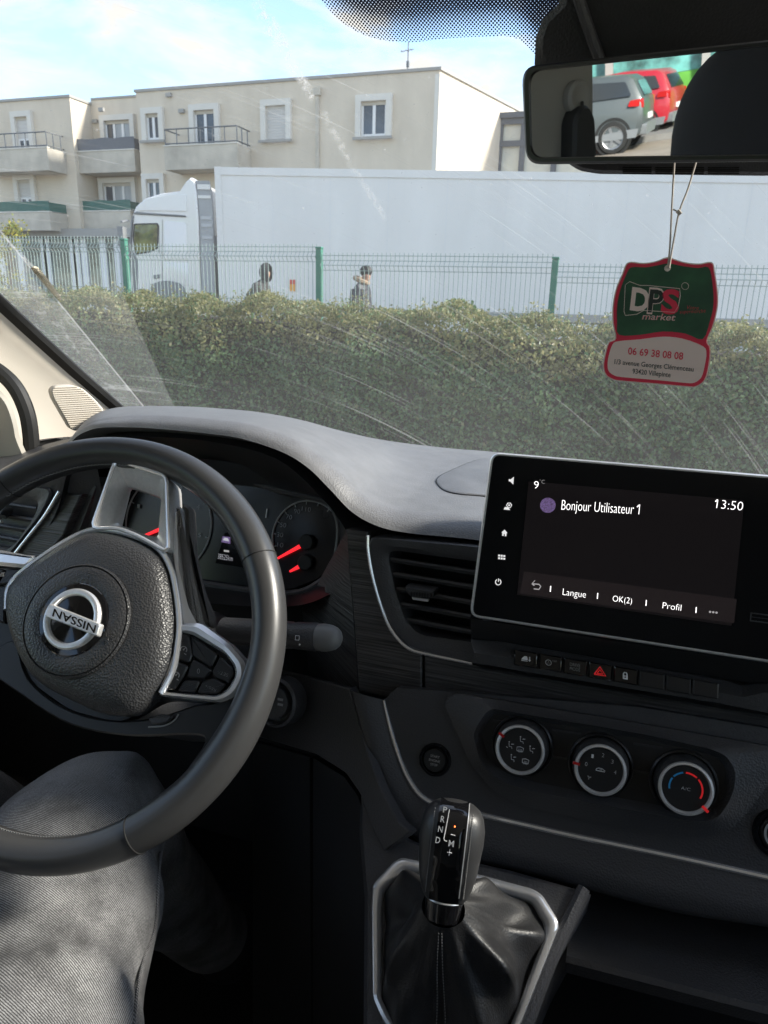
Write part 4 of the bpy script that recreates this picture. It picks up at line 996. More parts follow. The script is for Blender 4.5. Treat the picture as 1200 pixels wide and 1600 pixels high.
for i in range(3):
    for j in range(2): x, y = 780+i*4, 868+j*4.2+i*.4; P_([(x-1.5, y-1.5), (x+1.5, y-1.3), (x+1.3, y+1.5), (x-1.7, y+1.3)])
mb.tube(SP.pts([(778.5+4.3*math.cos(a), 909.5+4.5*math.sin(a)) for a in [R(-60+i*30) for i in range(11)]], .0004), .00045, m_lit_keys, 4); mb.tube(SP.pts([(779, 904), (778.7, 909)], .0004), .00045, m_lit_keys, 4)
mb.build('touch_keys', ts)
mb = MB(); mb.frame(SP.pts([(1173, 957), (1215, 962), (1214, 976), (1171.5, 970.5)], .0002), SP.pts([(1174.5, 958.7), (1215, 963.8), (1214, 974.3), (1173.3, 969)], .0002), SP.n, .0006, m_plastic2, .0001)
mb.plate(SP.pts([(1174, 963.5), (1214, 968.5), (1214, 969.3), (1174, 964.3)], .0003), SP.n, [(0, 0), (0, .0002)], m_plastic2); mb.build('card_slot', ts)
mb = MB(); mb.plate(round_poly(SP.pts([(790, 735), (1320, 775), (1310, 1040), (760, 955)], -.016), .01), SP.n, [(0, -.05), (0, 0)], m_smooth); mb.build('screen_back', ts)

# ---- switch bar
BP = tilt(24, at(960, 1050, .598))
mb = MB()
bo_ = [(735, 998), (1400, 1094), (1400, 1146), (1192, 1117), (742, 1040)]
bt = BP.pts([(735, 999), (790, 1004), (1130, 1063), (1160, 1072), (1192, 1067), (1400, 1096)]); bm_ = BP.pts([(741, 1020), (800, 1028), (1128, 1083), (1160, 1090), (1195, 1082), (1400, 1112)], .010); bl = BP.pts([(745, 1036), (800, 1046), (1125, 1099), (1160, 1106), (1190, 1112), (1400, 1146)], .008)
mb.grid([[p-BP.n*.03+Z3*.004 for p in bt], [p for p in bt], bm_, bl, [p-BP.n*.02 for p in bl]], m_plastic)
bar = part(mb, 'switch_bar', 'row of small black switches below the screen', sharp=20)
# sloped recess between screen and bar
mb = MB(); mb.grid([SP.pts([(735, 966), (1000, 1008), (1200, 1038), (1400, 1068)], -.012), [p-BP.n*.004 for p in BP.pts([(735, 1000), (1000, 1040), (1200, 1072), (1400, 1098)])]], m_smooth); mb.build('screen_foot', bar)
sw = [803, 842, 880, 919, 958, 998, 1040, 1081, 1124]
def ytop(x): return lerp(1014, 1068, (x-803)/(1124-803))
for k in range(8):
    x0, x1 = sw[k]+1.3, sw[k+1]-1.3
    mb = MB(); o = BP.pts([(x0, ytop(x0)), (x1, ytop(x1)), (x1-1, ytop(x1)+24.5), (x0-1, ytop(x0)+24.5)], .009)
    mb.plate(round_poly(o, .0012, 2), BP.n, [(0, -.004), (0, .0015), (.001, .0025)], m_gloss if k < 5 else m_smooth)
    cx, cy = (x0+x1)/2-1, ytop((x0+x1)/2)+12; OF = .0119
    Q = lambda L: BP.pts([(cx+a, cy+b+a*.16) for a, b in L], OF)
    pl = lambda L, m_: mb.plate(Q(L), BP.n, [(0, 0), (0, .0003)], m_)
    if k == 0:
        pl([(-7, 2), (-5, -1), (-2, -4), (2, -4), (3, -1), (3, 2)], m_white_print); mb.tube(Q([(6, -4), (6, 3)]), .0005, m_white_print, 5); mb.tube(Q([(4.5, 1), (6, 3), (7.5, 1)]), .0005, m_white_print, 5); mb.tube(Q([(-7, 3.5), (3, 3.5)]), .0003, m_white_print, 4)
    if k == 1:
        mb.tube(Q([(-3+4.5*math.cos(a), 4.2*math.sin(a)) for a in [i*math.pi/8 for i in range(17)]]), .0004, m_grey_print, 5); mb.text('A', *[Q([p])[0] for p in ((-5, 2.3), (-1, 2.3), (-5, -2.5))], m_grey_print); mb.text('OFF', *[Q([p])[0] for p in ((3, -2), (10, -2), (3, -5))], m_grey_print)
    if k == 2:
        mb.text('DRIVE', *[Q([p])[0] for p in ((-8, -.8), (8, -.8), (-8, -6))], m_grey_print); mb.text('MODE', *[Q([p])[0] for p in ((-8, 6), (8, 6), (-8, .8))], m_grey_print)
    if k == 3:
        mb.tube(Q([(-9, 6), (0, -7), (9, 6), (-9, 6)]), .0006, m_red_print, 5); mb.tube(Q([(-4.5, 3.8), (0, -2.5), (4.5, 3.8), (-4.5, 3.8)]), .0005, m_red_print, 5)
    if k == 4:
        pl([(-4, 0), (4, 0), (4, 6), (-4, 6)], m_white_print); mb.tube(Q([(-2.8, 0), (-2.8, -2.5), (-1.5, -4.5), (1.5, -4.5), (2.8, -2.5), (2.8, 0)]), .0006, m_white_print, 5); mb.lathe(Q([(0, 2.6)])[0]+BP.n*.0003, BP.n, [(.0007, 0), (.0007, .0002)], m_recess, 8)
    mb.build('switch', bar)

# ---- climate panel and knobs
KP = tilt(21, at(940, 1200, .560))
LF = Pl(KP.p-KP.n*.022, KP.n)
mb = MB()
oc = [(694, 1098), (712, 1082), (1000, 1130), (1205, 1166), (1236, 1173), (1232, 1190), (1202, 1222), (1172, 1262), (1150, 1288), (1128, 1302), (1084, 1308), (1000, 1294), (900, 1276), (815, 1258), (772, 1236), (736, 1193)]
ic = [(738, 1145), (764, 1106), (1000, 1146), (1110, 1170), (1135, 1180), (1150, 1205), (1148, 1230), (1140, 1252), (1124, 1276), (1105, 1284), (1070, 1282), (1000, 1268), (900, 1250), (830, 1236), (785, 1222), (752, 1196)]
O = round_poly(LF.pts(oc), .008, 4); I = round_poly(LF.pts(ic, .012), .008, 4)
mb.loops([[p-LF.n*.01 for p in O], [p+LF.n*.003 for p in O], [lerp(p, q, .12)+LF.n*.002 for p, q in zip(O, I)], [lerp(p, q, .92) for p, q in zip(O, I)], I, [p-LF.n*.009+(I[0]-I[0]) for p in inset(I, .006, LF.n)]], m_plastic2, True, False, True, m_smooth)
clim = part(mb, 'climate_panel', 'recessed dark climate panel with three silver ringed knobs', sharp=30)
for (xa, ya, xb, yb) in ((862, 1140, 908, 1147), (860, 1182, 897, 1188), (990, 1162, 1035, 1169), (985, 1204, 1027, 1210), (770, 1126, 800, 1130)):
    mb = MB(); mb.obox((LF(xa, ya, .0035)+LF(xb, yb, .0035))*.5, (LF(xb, yb, .0035)-LF(xa, ya, .0035))*.5, LF.n*.0006, LF.n.cross(X3)*.0009, m_plastic); mb.build('panel_rib', clim)
def knob(cx, cy, kind, label, ra):
    c = KP(cx, cy); n = KP.n; e1 = X3; e2 = n.cross(e1); r = .0212
    mb = MB(); mb.lathe(c-n*.019, n, [(.0285, -.004), (.0275, .003), (.0262, .004), (.0256, .0025)], m_smooth, 48, cap1=False)
    mb.lathe(c-n*.019, n, [(.0245, -.002), (.0238, .012), (.0222, .0165), (.0212, .0185)], m_plastic, 60, cap1=False)
    mb.lathe(c-n*.0005, n, [(.0216, -.001), (.0219, .0006), (.0214, .0022), (.0198, .0026), (.0190, .0012), (.0186, -.0006)], m_satin, 64, cap1=False)
    mb.lathe(c-n*.0011, n, [(.0188, 0), (.0180, .0007), (.0010, .0009)], m_smooth, 48)
    k = mb.build('knob', clim, label)
    g = MB(); B_ = c+n*.0004
    def at_(a, rr): return B_+(e1*math.cos(a)+e2*math.sin(a))*rr
    a = R(ra); g.obox(at_(a, .0203)+n*.0022, (e1*math.cos(a)+e2*math.sin(a))*.0030, n*.0006, (e2*math.cos(a)-e1*math.sin(a))*.0011, m_red_print if kind == 't' else m_lampred)
    def tx(s_, x, y, h, w, m_=m_white_print): q = B_+e1*(x-w/2)+e2*(y-h/2); g.text(s_, q, q+e1*w, q+e2*h, m_)
    def tb(L, m_=m_white_print, r_=.00028): g.tube([B_+e1*x*.001+e2*y*.001 for x, y in L], r_, m_, 4)
    def man(x, y, arr=1, dem=False):
        tb([(x-1, y+2.2), (x-.4, y-.8), (x+1.8, y-.8), (x+2.2, y-2.4)]); g.lathe(B_+e1*(x-.9)*.001+e2*(y+3.2)*.001, n, [(.0006, 0), (.0006, .0002)], m_white_print, 8)
        if arr: tb([(x+3.4, y+2), (x+1.2, y+1.4), (x+1.9, y+2.1)])
        if arr == 2: tb([(x-3, y-1.4), (x-1.6, y-2.2)])
    def screen_(x, y, sq=False):
        tb([(x-2.6, y-1.6), (x-2.9, y+1.6), (x, y+2.3), (x+2.9, y+1.6), (x+2.6, y-1.6), (x-2.6, y-1.6)])
        for q in (-1.2, 0, 1.2): tb([(x+q, y-2.6), (x+q+.4, y-1), (x+q, y+.4)], r_=.0002)
    if kind == 'v':
        man(0, 8.2); man(9.3, 1.8); man(-9.3, 1.8, 2); man(-6, -9, 1); screen_(6, -9); screen_(0, .4)
    if kind == 'f':
        for i, t in enumerate('01234'): a = R(172-i*43-0); tx(t, .0122*math.cos(a), .0122*math.sin(a)+.0008, .0034, .0019)
        tb([(-3.6, -.6), (-3.2, .6), (-1.5, 1.4), (1.4, 1.4), (3, .4), (3.8, .1), (3.8, -.9), (-3.6, -.9)]); tb([(-.6, .2), (1.4, .2), (.7, .8)], r_=.0002)
        for q in range(3): a = R(q*120+20); tb([(-8.4, -8.2), (-8.4+1.8*math.cos(a), -8.2+1.8*math.sin(a))], r_=.0005, m_=m_grey_print)
    if kind == 't':
        for a0, a1, m_ in ((192, 150, m_blue_print), (143, 105, m_blue_print), (96, 55, m_red_print), (47, -25, m_red_print)):
            P = [at_(R(lerp(a0, a1, i/10)), .0122) for i in range(11)]; Q_ = [at_(R(lerp(a0, a1, i/10)), .0136) for i in range(11)]; g.loops([P, Q_, [p+n*.0002 for p in Q_], [p+n*.0002 for p in P]], m_, False)
        tx('A/C', 0, -.0001, .0026, .0072)
    g.build('knob_marking', k)
knob(812.5, 1171.5, 'v', 'airflow knob marked with figure symbols', 150)
knob(938, 1203, 'f', 'fan knob numbered 0 to 4', 175)
knob(1071.5, 1232, 't', 'A/C temperature knob with blue and red arcs', -38)
# ---- lower fascia around, with the chrome line, start button, socket
LW = Pl(KP.p-KP.n*.026, KP.n)
chl = [(600, 1094), (606, 1120), (614, 1150), (626, 1188), (642, 1222), (662, 1246), (690, 1258), (745, 1271), (820, 1288), (900, 1306), (1050, 1337), (1200, 1370), (1430, 1420), (1900, 1528)]
CH = cr(LW.pts(chl, .0), 5)
mb = MB(); o = CH + LW.pts([(1900, 1255), (1000, 1105), (690, 1080), (620, 1075)]); mb.plate(o, LW.n, [(0, -.03), (0, 0)], m_plastic2)
lowf = part(mb, 'lower_fascia', 'grained dark lower fascia with a chrome line')
mb = MB(); mb.tube([p+LW.n*.0012 for p in CH], [min(.0026, .0011+.0016*i/22) for i in range(len(CH))], m_chrome, 8); mb.build('chrome_strip', lowf)
# body under the chrome line rolling under to the shelf, and the driver's facet
r0 = CH
sec = [(546, 1076), (556, 1112), (566, 1150), (578, 1190), (594, 1232), (622, 1284), (668, 1325), (735, 1345), (815, 1362), (900, 1385), (1050, 1425), (1200, 1449), (1430, 1492), (1900, 1598)]
r1 = cr([LW(x, y, .004) for x, y in sec], 5)
r0b = [lerp(a, b, .12)+LW.n*.001 for a, b in zip(r0, r1)]; r05 = [lerp(a, b, .5)+LW.n*.006 for a, b in zip(r0, r1)]
r2 = [p+V((0, .03, -.012)) for p in r1]; r3 = [p+V((0, .16, -.02)) for p in r1]
mb = MB(); mb.grid([r0, r0b, r05, [lerp(a, b, .85)+LW.n*.006 for a, b in zip(r0, r1)], r1, r2, r3], m_plastic2); mb.build('lower_roll', lowf, sharp=60)
KF = Pl(LW(560, 1150, .004), (-.55, -.78, .30))
mb = MB(); ks = round_poly(KF.pts([(485, 1059), (545, 1076), (556, 1112), (566, 1150), (578, 1190), (594, 1232), (622, 1284), (640, 1300), (600, 1330), (580, 1290), (562, 1240), (540, 1208), (495, 1179), (400, 1150), (400, 1040)]), .003, 2); mb.plate(ks, KF.n, [(0, -.01), (0, -.001), (.001, 0)], m_plastic2); part(mb, 'knee_bolster', 'dark facet panel beside the column', sharp=20)
mb = MB(); mb.plate(KF.pts([(395, 1158), (484, 1183), (486, 1700), (395, 1700)], -.016), KF.n, [(0, -.01), (0, 0)], m_smooth); mb.plate(KF.pts([(489, 1184), (538, 1214), (560, 1245), (574, 1300), (590, 1700), (489, 1700)], -.016), KF.n, [(0, -.01), (0, 0)], m_smooth); part(mb, 'knee_panel', None)
def rbutton(P, cx, cy, r, name, label):
    c = P(cx, cy, 0); n = P.n; mb = MB(); e2 = n.cross(X3)
    mb.lathe(c, n, [(r, -.004), (r, .0012), (r*.94, .003), (r*.80, .003), (r*.72, .001)], m_gloss, 44, cap1=False)
    mb.lathe(c, n, [(r*.71, -.004), (r*.71, .0015), (r*.66, .0026)], m_smooth, 40)
    return c, n, e2, mb
c, n, e2, mb = rbutton(LW, 680, 1187, .0158, 's', '')
for i, t in enumerate(('START', 'ENGINE', 'STOP')):
    w = (.0088, .0108, .0068)[i]; h = .0022; q = c+n*.003-X3*w/2+e2*(.0026-i*.0039); mb.text(t, q, q+X3*w, q+e2*h, m_white_print)
part(mb, 'start_button', 'round START ENGINE STOP button', lowf)
c, n, e2, mb = rbutton(LW, 1218, 1303, .021, 's', ''); mb.lathe(c, n, [(.012, .002), (.0125, .0038), (.0105, .0036), (.0095, -.006)], m_grey_print, 30); part(mb, 'power_socket', None, lowf)
# ---- steering wheel
WN = V((math.sin(.1231)*math.cos(.6061), -math.cos(.1231)*math.cos(.6061), math.sin(.6061)))
WC = V((-.4259, .4487, -.2881)); W = Pl(WC, WN)
w1 = V((math.cos(.1231), math.sin(.1231), 0)); w2 = WN.cross(w1)
RR = .1735
def wang(x, y): p = W(x, y)-WC; return math.atan2(p.dot(w2), p.dot(w1))
def rim_r(a):                                          # grip thickness round the rim
    g = 0
    for c_a, wd, k in ((wang(330, 1160), .34, .30), (wang(250, 1230), .30, .25), (wang(380, 860), .30, .10), (wang(30, 1340), .5, .08)):
        d = (a-c_a+math.pi) % (2*math.pi)-math.pi; g = max(g, k*math.exp(-(d/wd)**2))
    return .0142*(1+.55*g), .0170*(1+.25*g), g
def rim_section(a, seg=22, k=1.0):
    e = w1*math.cos(a)+w2*math.sin(a); rw, rh, g = rim_r(a); c = WC+e*(RR-.004*g)
    return [c + e*rw*k*math.cos(t)*(1.0+.12*math.sin(t)*0) + WN*rh*k*math.sin(t) for t in [i*2*math.pi/seg for i in range(seg)]]
mb = MB(); n_ = 128; L = [rim_section(i*2*math.pi/n_) for i in range(n_)]; L.append(L[0]); mb.loops(L, m_rimleather)
wheel = part(mb, 'steering_wheel', 'black leather steering wheel turned upside down with silver spokes')
for px in ((405, 873), (212, 1300), (6, 735)):
    a = wang(*px); mb = MB(); mb.tube(rim_section(a, 26, 1.004), .0006, m_recess, 6, True); mb.build('rim_seam', wheel)
mb = MB()
for (aa, bb) in ((wang(0, 740), wang(250, 760)), (wang(0, 1300), wang(200, 1290))):
    if bb-aa > math.pi: bb -= 2*math.pi
    if aa-bb > math.pi: aa -= 2*math.pi
    k = 46
    for i in range(k):
        a = lerp(aa, bb, i/k); e = w1*math.cos(a)+w2*math.sin(a); rw, rh, g = rim_r(a); p = WC+e*(RR-.004*g)-e*rw*.97+WN*rh*.25; t_ = w1*-math.sin(a)+w2*math.cos(a)
        mb.obox(p, t_*.0014+WN*.0008, WN*.00045, e*.00045, m_stitch)
ri = mb.build('rim_stitching', wheel); ri['kind'] = 'stuff'
wp_ = lambda L, off=0: W.pts(L, off)
# dark back shell behind hub and spokes
hub = [(20, 930), (50, 880), (140, 826), (185, 716), (262, 740), (268, 860), (285, 970), (384, 1030), (400, 1060), (372, 1180), (325, 1212), (300, 1172), (190, 1150), (90, 1120), (25, 1060), (-60, 1000), (-60, 880)]
mb = MB(); mb.plate(round_poly(wp_([(25, 925), (52, 884), (140, 830), (240, 845), (266, 880), (282, 975), (384, 1040), (385, 1062), (340, 1100), (250, 1092), (190, 1130), (110, 1110), (40, 1060), (-50, 990), (-60, 880)], -.012), .012), WN, [(.008, -.030), (0, -.018), (0, 0)], m_smooth); mb.build('hub_shell', wheel)
lc = [(22, 1000), (45, 1060), (100, 1105), (170, 1125), (240, 1122), (305, 1102), (345, 1096), (385, 1068), (408, 1090), (372, 1168), (322, 1210), (292, 1205), (320, 1160), (300, 1148), (200, 1150), (110, 1132), (40, 1090), (-20, 1040)]
mb = MB(); mb.plate(cr(wp_(lc, -.010), 4, True), WN, [(.004, -.024), (0, -.010), (0, -.001), (.0015, .001)], m_smooth); mb.build('lower_cover', wheel)
mb = MB(); mb.plate(round_poly(wp_([(234, 1122), (256, 1116), (274, 1119), (262, 1130), (240, 1133)], -.0085), .002), WN, [(0, 0), (0, .003), (.001, .004)], m_plastic2); mb.tube(cr(wp_([(232, 1136), (256, 1134), (272, 1126), (279, 1116)], -.0082), 4), .0008, m_grey_print, 6); mb.build('release_tab', wheel)
# airbag cover
ab = [(12, 955), (18, 916), (52, 885), (100, 852), (140, 833), (172, 834), (210, 844), (244, 862), (262, 890), (271, 926), (276, 972), (273, 1010), (266, 1046), (248, 1080), (224, 1110), (200, 1119), (160, 1115), (125, 1100), (80, 1078), (48, 1050), (24, 1004)]
A0_ = cr(wp_(ab), 3, True); cen = W(150, 975)
mb = MB(); L = []
for s_, h in ((1.0, -.012), (1.0, .000), (.985, .0045), (.95, .0085), (.88, .0125), (.78, .0155), (.66, .0172), (.5, .018), (.3, .018), (.1, .018)): L.append([lerp(cen, p, s_)+WN*h for p in A0_])
mb.loops(L, m_airbag, True, False, True); bag = mb.build('airbag_cover', wheel, sharp=50)
EC = W(119, 969); HP = Pl(WC+WN*.018, WN); ec = HP(119, 969)
r_d = (HP(197, 985)-ec).length
mb = MB(); mb.lathe(ec, WN, [(r_d*1.035, -.004), (r_d*1.03, .0012), (r_d*1.0, .0022), (r_d*.985, .0005), (r_d*.97, .0020), (r_d*.9, .0034), (r_d*.68, .0040), (r_d*.60, .0028)], m_airbag, 72, cap1=True)
def rtext(mb, s_, p0, p1, pt, m_, off): HQ = Pl(WC+WN*(.018+off), WN); mb.text(s_, HQ(*p0), HQ(*p1), HQ(*pt), m_)
rtext(mb, 'AIRBAG', (161, 895), (129, 886), (159, 903), m_dim_print, .0046); rtext(mb, 'SRS', (148, 906), (134, 902), (147, 913), m_dim_print, .0046)
HQ = Pl(WC+WN*.0226, WN); mb.tube(HQ.pts([(130, 892.5), (152, 899)]), .0003, m_dim_print, 4)
mb.tube(HQ.pts([(169, 996), (173, 993), (178, 996), (182, 993)]), .0004, m_dim_print, 4); mb.tube(HQ.pts([(172+3.5*math.cos(a), 999+3.5*math.sin(a)) for a in [i*.7 for i in range(6)]]), .0004, m_dim_print, 4)
pad = mb.build('horn_pad', wheel)
r_e = (HP(168, 985)-ec).length; E_ = ec+WN*.0032
mb = MB(); mb.lathe(E_, WN, [(r_e*1.02, -.003), (r_e, .0008), (r_e*.97, .0016), (r_e*.3, .0030), (.0005, .0032)], m_gloss, 64)
r_c = r_e*.83; mb.lathe(E_, WN, [(r_c*1.0, 0), (r_c*1.0, .0036), (r_c*.95, .0052), (r_c*.86, .0056), (r_c*.80, .0050), (r_c*.77, .0036), (r_c*.77, 0)], m_satin, 72, cap1=False)
BQ = Pl(WC+WN*.0245, WN); bar = BQ.pts([(82, 944), (163, 976.5), (157, 996.5), (75, 964.5)])
mb.plate(round_poly(bar, .002), WN, [(0, 0), (0, .0042), (.0009, .0056)], m_satin)
TQ_ = Pl(WC+WN*.0303, WN); mb.text('NISSAN', TQ_(150.5, 977.5), TQ_(84.5, 951), TQ_(147.5, 989.5), m_gloss, WN*.0001, bold=.012)
mb.build('wheel_emblem', wheel, 'round chrome emblem with a nameplate bar reading NISSAN upside down')
# silver trim round the hub
mb = MB(); mb.tube(cr(wp_([(11, 952), (16, 914), (50, 882), (98, 849), (140, 829), (174, 829), (213, 839), (247, 857), (266, 886), (275, 924), (280, 972), (277, 1012), (270, 1048), (252, 1083)], .0015), 5), .0028, m_bezel, 10); mb.build('hub_trim', wheel)
# funnel shaped bracket of the middle spoke
Ob = round_poly(wp_([(143, 827), (182, 717), (262, 743), (266, 866), (216, 838), (185, 826)], .004), .007, 5)
Om = resamp(Ob, 60, Ob[0]); Ib = resamp(round_poly(wp_([(184, 821), (199, 759), (252, 777), (247, 840), (226, 835), (200, 824)], -.022), .003, 5), 60, W(184, 821, -.022))
mb = MB(); n = WN
mb.loops([[p-n*.030 for p in Om], [p-n*.004 for p in Om], [p+n*.001 for p in Om], [lerp(p, q, .05)+n*.0022 for p, q in zip(Om, Ib)], [lerp(p, q, .14)+n*.001 for p, q in zip(Om, Ib)], [lerp(p, q, .17)-n*.001 for p, q in zip(Om, Ib)]], m_satin)
mb.loops([[lerp(p, q, .17)-n*.001 for p, q in zip(Om, Ib)], [lerp(p, q, .6) for p, q in zip(Om, Ib)], [q for q in Ib], [q-n*.008 for q in Ib]], m_satin)
mb.tube([lerp(p, q, .04)+n*.0018 for p, q in zip(Om, Ib)], .0020, m_bezel, 8, True)
mb.build('spoke_bracket', wheel, 'open silver funnel bracket on the middle spoke', sharp=25)
# silver strip down to the right spoke and the frame round the buttons
mb = MB(); mb.plate(round_poly(wp_([(267, 862), (271, 800), (281, 790), (285, 888), (300, 946), (313, 972), (326, 984), (302, 993), (283, 978), (277, 930), (270, 890)], -.003), .002), WN, [(0, -.012), (0, -.002), (.003, .001)], m_bezel); mb.build('spoke_strip', wheel)
of_ = round_poly(wp_([(281, 974), (313, 973), (361, 1008), (384, 1036), (386, 1057), (371, 1087), (346, 1098), (244, 1087), (262, 1050), (276, 1010)]), .006, 4)
if_ = round_poly(wp_([(281, 988), (300, 991), (351, 1021), (366, 1041), (368, 1055), (357, 1075), (341, 1087), (256, 1081), (268, 1048), (279, 1010)]), .004, 4)
mb = MB(); mb.loops([[p-WN*.015 for p in of_], [p for p in of_], [lerp(p, q, .35)+WN*.0028 for p, q in zip(of_, if_)], [lerp(p, q, .75)+WN*.0024 for p, q in zip(of_, if_)], [q-WN*.001 for q in if_], [q-WN*.006 for q in if_]], m_bezel, True, False, True, m_recess); mb.build('button_frame', wheel)
def wbtn(L, icon=None, lab=None):
    mb = MB(); o = round_poly(wp_(L, -.002), .0022, 3); mb.plate(o, WN, [(0, -.003), (0, .001), (.0012, .0022)], m_smooth)
    if lab: s_, a, b, c_ = lab; Wl = Pl(WC+WN*.0006, WN); mb.text(s_, Wl(*a), Wl(*b), Wl(*c_), m_grey_print)
    if icon: 
        cx, cy = icon; Wl = Pl(WC+WN*.0007, WN); mb.tube([Wl(cx+5*math.cos(a), cy+5*math.sin(a)) for a in [R(-200+i*22) for i in range(12)]], .00035, m_grey_print, 4); mb.tube([Wl(cx, cy), Wl(cx+3, cy-3)], .0003, m_grey_print, 4); mb.lathe(Wl(cx, cy), WN, [(.0007, 0), (.0007, .0002)], m_grey_print, 8)
        mb.tube([Wl(cx+1, cy+6), Wl(cx+4, cy+8)], .0003, m_grey_print, 4)
    mb.build('spoke_button', wheel)
wbtn([(282, 986), (297, 993), (302, 1023), (297, 1037), (275, 1029)], (287, 1015))
wbtn([(299, 993), (341, 1023), (331, 1044), (302, 1025)])
wbtn([(303, 1030), (333, 1047), (321, 1061), (293, 1059), (298, 1040)], None, ('0', (307.5, 1052), (311.5, 1053), (308.5, 1044)))
wbtn([(274, 1032), (296, 1041), (286, 1061), (274, 1078), (254, 1077)], (275, 1055))
wbtn([(345, 1026), (364, 1043), (366, 1054), (357, 1067), (333, 1057), (333, 1048)], None, ('SET/-', (357, 1053), (341, 1047), (355, 1058)))
wbtn([(317, 1065), (334, 1060), (355, 1069), (341, 1084), (309, 1083)], None, ('RES/+', (338, 1077), (322, 1069), (336, 1081)))
wbtn([(289, 1063), (314, 1064), (306, 1082), (278, 1080)])
# left spoke: its silver edge and buttons at the picture's edge
of2 = round_poly(wp_([(-110, 846), (0, 859), (44, 868), (60, 868), (44, 888), (0, 884), (-110, 872)]), .004, 3)
mb = MB(); mb.plate(of2, WN, [(0, -.012), (0, 0), (.003, .0028)], m_bezel); mb.build('button_frame', wheel)
wbtn([(-110, 878), (-10, 886), (8, 890), (-6, 912), (-110, 905)]); wbtn([(12, 890), (36, 890), (20, 912), (-1, 914)]); wbtn([(-110, 910), (-4, 918), (16, 916), (9, 945), (9, 975), (-20, 965), (-110, 950)])
mb = MB(); Wl = Pl(WC+WN*.0007, WN)
for k in range(3): mb.tube([Wl(7-k*2, 894+k*.3), Wl(5-k*2.2, 897+k*.4), Wl(6-k*2, 901)], .0003, m_grey_print, 4)
mb.build('voice_mark', wheel)

# ---- column shroud, stalk, lock
cb = [WC-WN*.055, WC-WN*.09, WC-WN*.16, WC-WN*.27]; rad = [.060, .072, .082, .080]
mb = MB(); L = []
for c_, r_ in zip(cb, rad): L.append(round_poly([c_-w1*r_*1.05-w2*r_*.95, c_+w1*r_*1.05-w2*r_*.95, c_+w1*r_*.9+w2*r_*.72, c_-w1*r_*.9+w2*r_*.72], .03, 5))
mb.loops(L, m_plastic2, True, True, True); colm = part(mb, 'column_shroud', 'dark column shroud behind the wheel')
mb = MB(); tp = W.pts([(282, 784), (300, 791), (303, 862), (311, 905), (322, 938), (332, 960), (332, 982), (308, 972), (296, 930), (284, 885)], -.014)
mb.plate(round_poly(tp, .006), WN, [(.0, -.008), (0, -.003), (.003, .0)], m_taupe); mb.build('column_cover', colm, 'warm grey speckled cover behind the silver strip')
mb = MB(); a, b = at(350, 985, .565), at(533, 998, .560); d = (b-a); Ld = d.length; d.normalize()
mb.lathe(a, d, [(.013, 0), (.0135, Ld*.45), (.0130, Ld*.60), (.0126, Ld*.61), (.0126, Ld*.63), (.0130, Ld*.64), (.0135, Ld*.80), (.0128, Ld*.82)], m_plastic2, 36, cap0=True)
stalk = part(mb, 'control_stalk', 'dark wiper stalk with a grey end cap beside the wheel rim')
mb = MB(); mb.lathe(a+d*Ld*.822, d, [(.0127, 0), (.0132, .004), (.0130, Ld*.06), (.0122, Ld*.10), (.0106, Ld*.135), (.0080, Ld*.160), (.0045, Ld*.175), (.0008, Ld*.18)], M('stalk end plastic', (.15, .15, .15), .45), 36); mb.build('end_cap', stalk)
mb = MB(); f_ = (-ray(450, 990)).normalized(); f_ = (f_-d*f_.dot(d)).normalized(); s_ = d.cross(f_)
def stp(t, ang): return a+d*t+(f_*math.cos(ang)+s_*math.sin(ang))*.01385
t0 = Ld*.62
for k in range(4): c_ = stp(Ld*.70-k*.0012, -.9+k*.34) if False else stp(Ld*(.585-.02*k*.3), .75-k*.38); mb.tube([c_+d*.0016*math.cos(q)+(s_*.0016)*math.sin(q) for q in [i*math.pi/4 for i in range(9)]], .00028, m_white_print, 4)
c_ = stp(Ld*.70, .15); mb.tube([c_+d*.002+s_*.002, c_+d*.002-s_*.002, c_-d*.002-s_*.002, c_-d*.002+s_*.002, c_+d*.002+s_*.002], .0003, m_white_print, 4); mb.lathe(stp(Ld*.715, .62), f_, [(.0009, 0), (.0009, .0003)], m_white_print, 8); mb.tube([stp(Ld*.50, .8), stp(Ld*.53, .5), stp(Ld*.55, .7)], .0003, m_white_print, 4)
mb.build('stalk_marking', stalk)
RL_ = Pl(at(432, 1097, .60), (-.1, -.9, .35)); c_ = RL_(432, 1097); rr = (RL_(465, 1105)-c_).length
mb = MB(); mb.lathe(c_, RL_.n, [(rr, -.02), (rr, .004), (rr*.9, .006), (rr*.84, .004), (rr*.8, -.002), (rr*.66, -.002), (rr*.64, .006), (rr*.5, .008)], m_plastic2, 44); 
for k in range(2): mb.obox(RL_(438, 1093+k*8, .0085), X3*.003, RL_.n*.0003, RL_.n.cross(X3)*.0012, m_grey_print)
part(mb, 'column_switch', 'round dark switch behind the wheel rim')

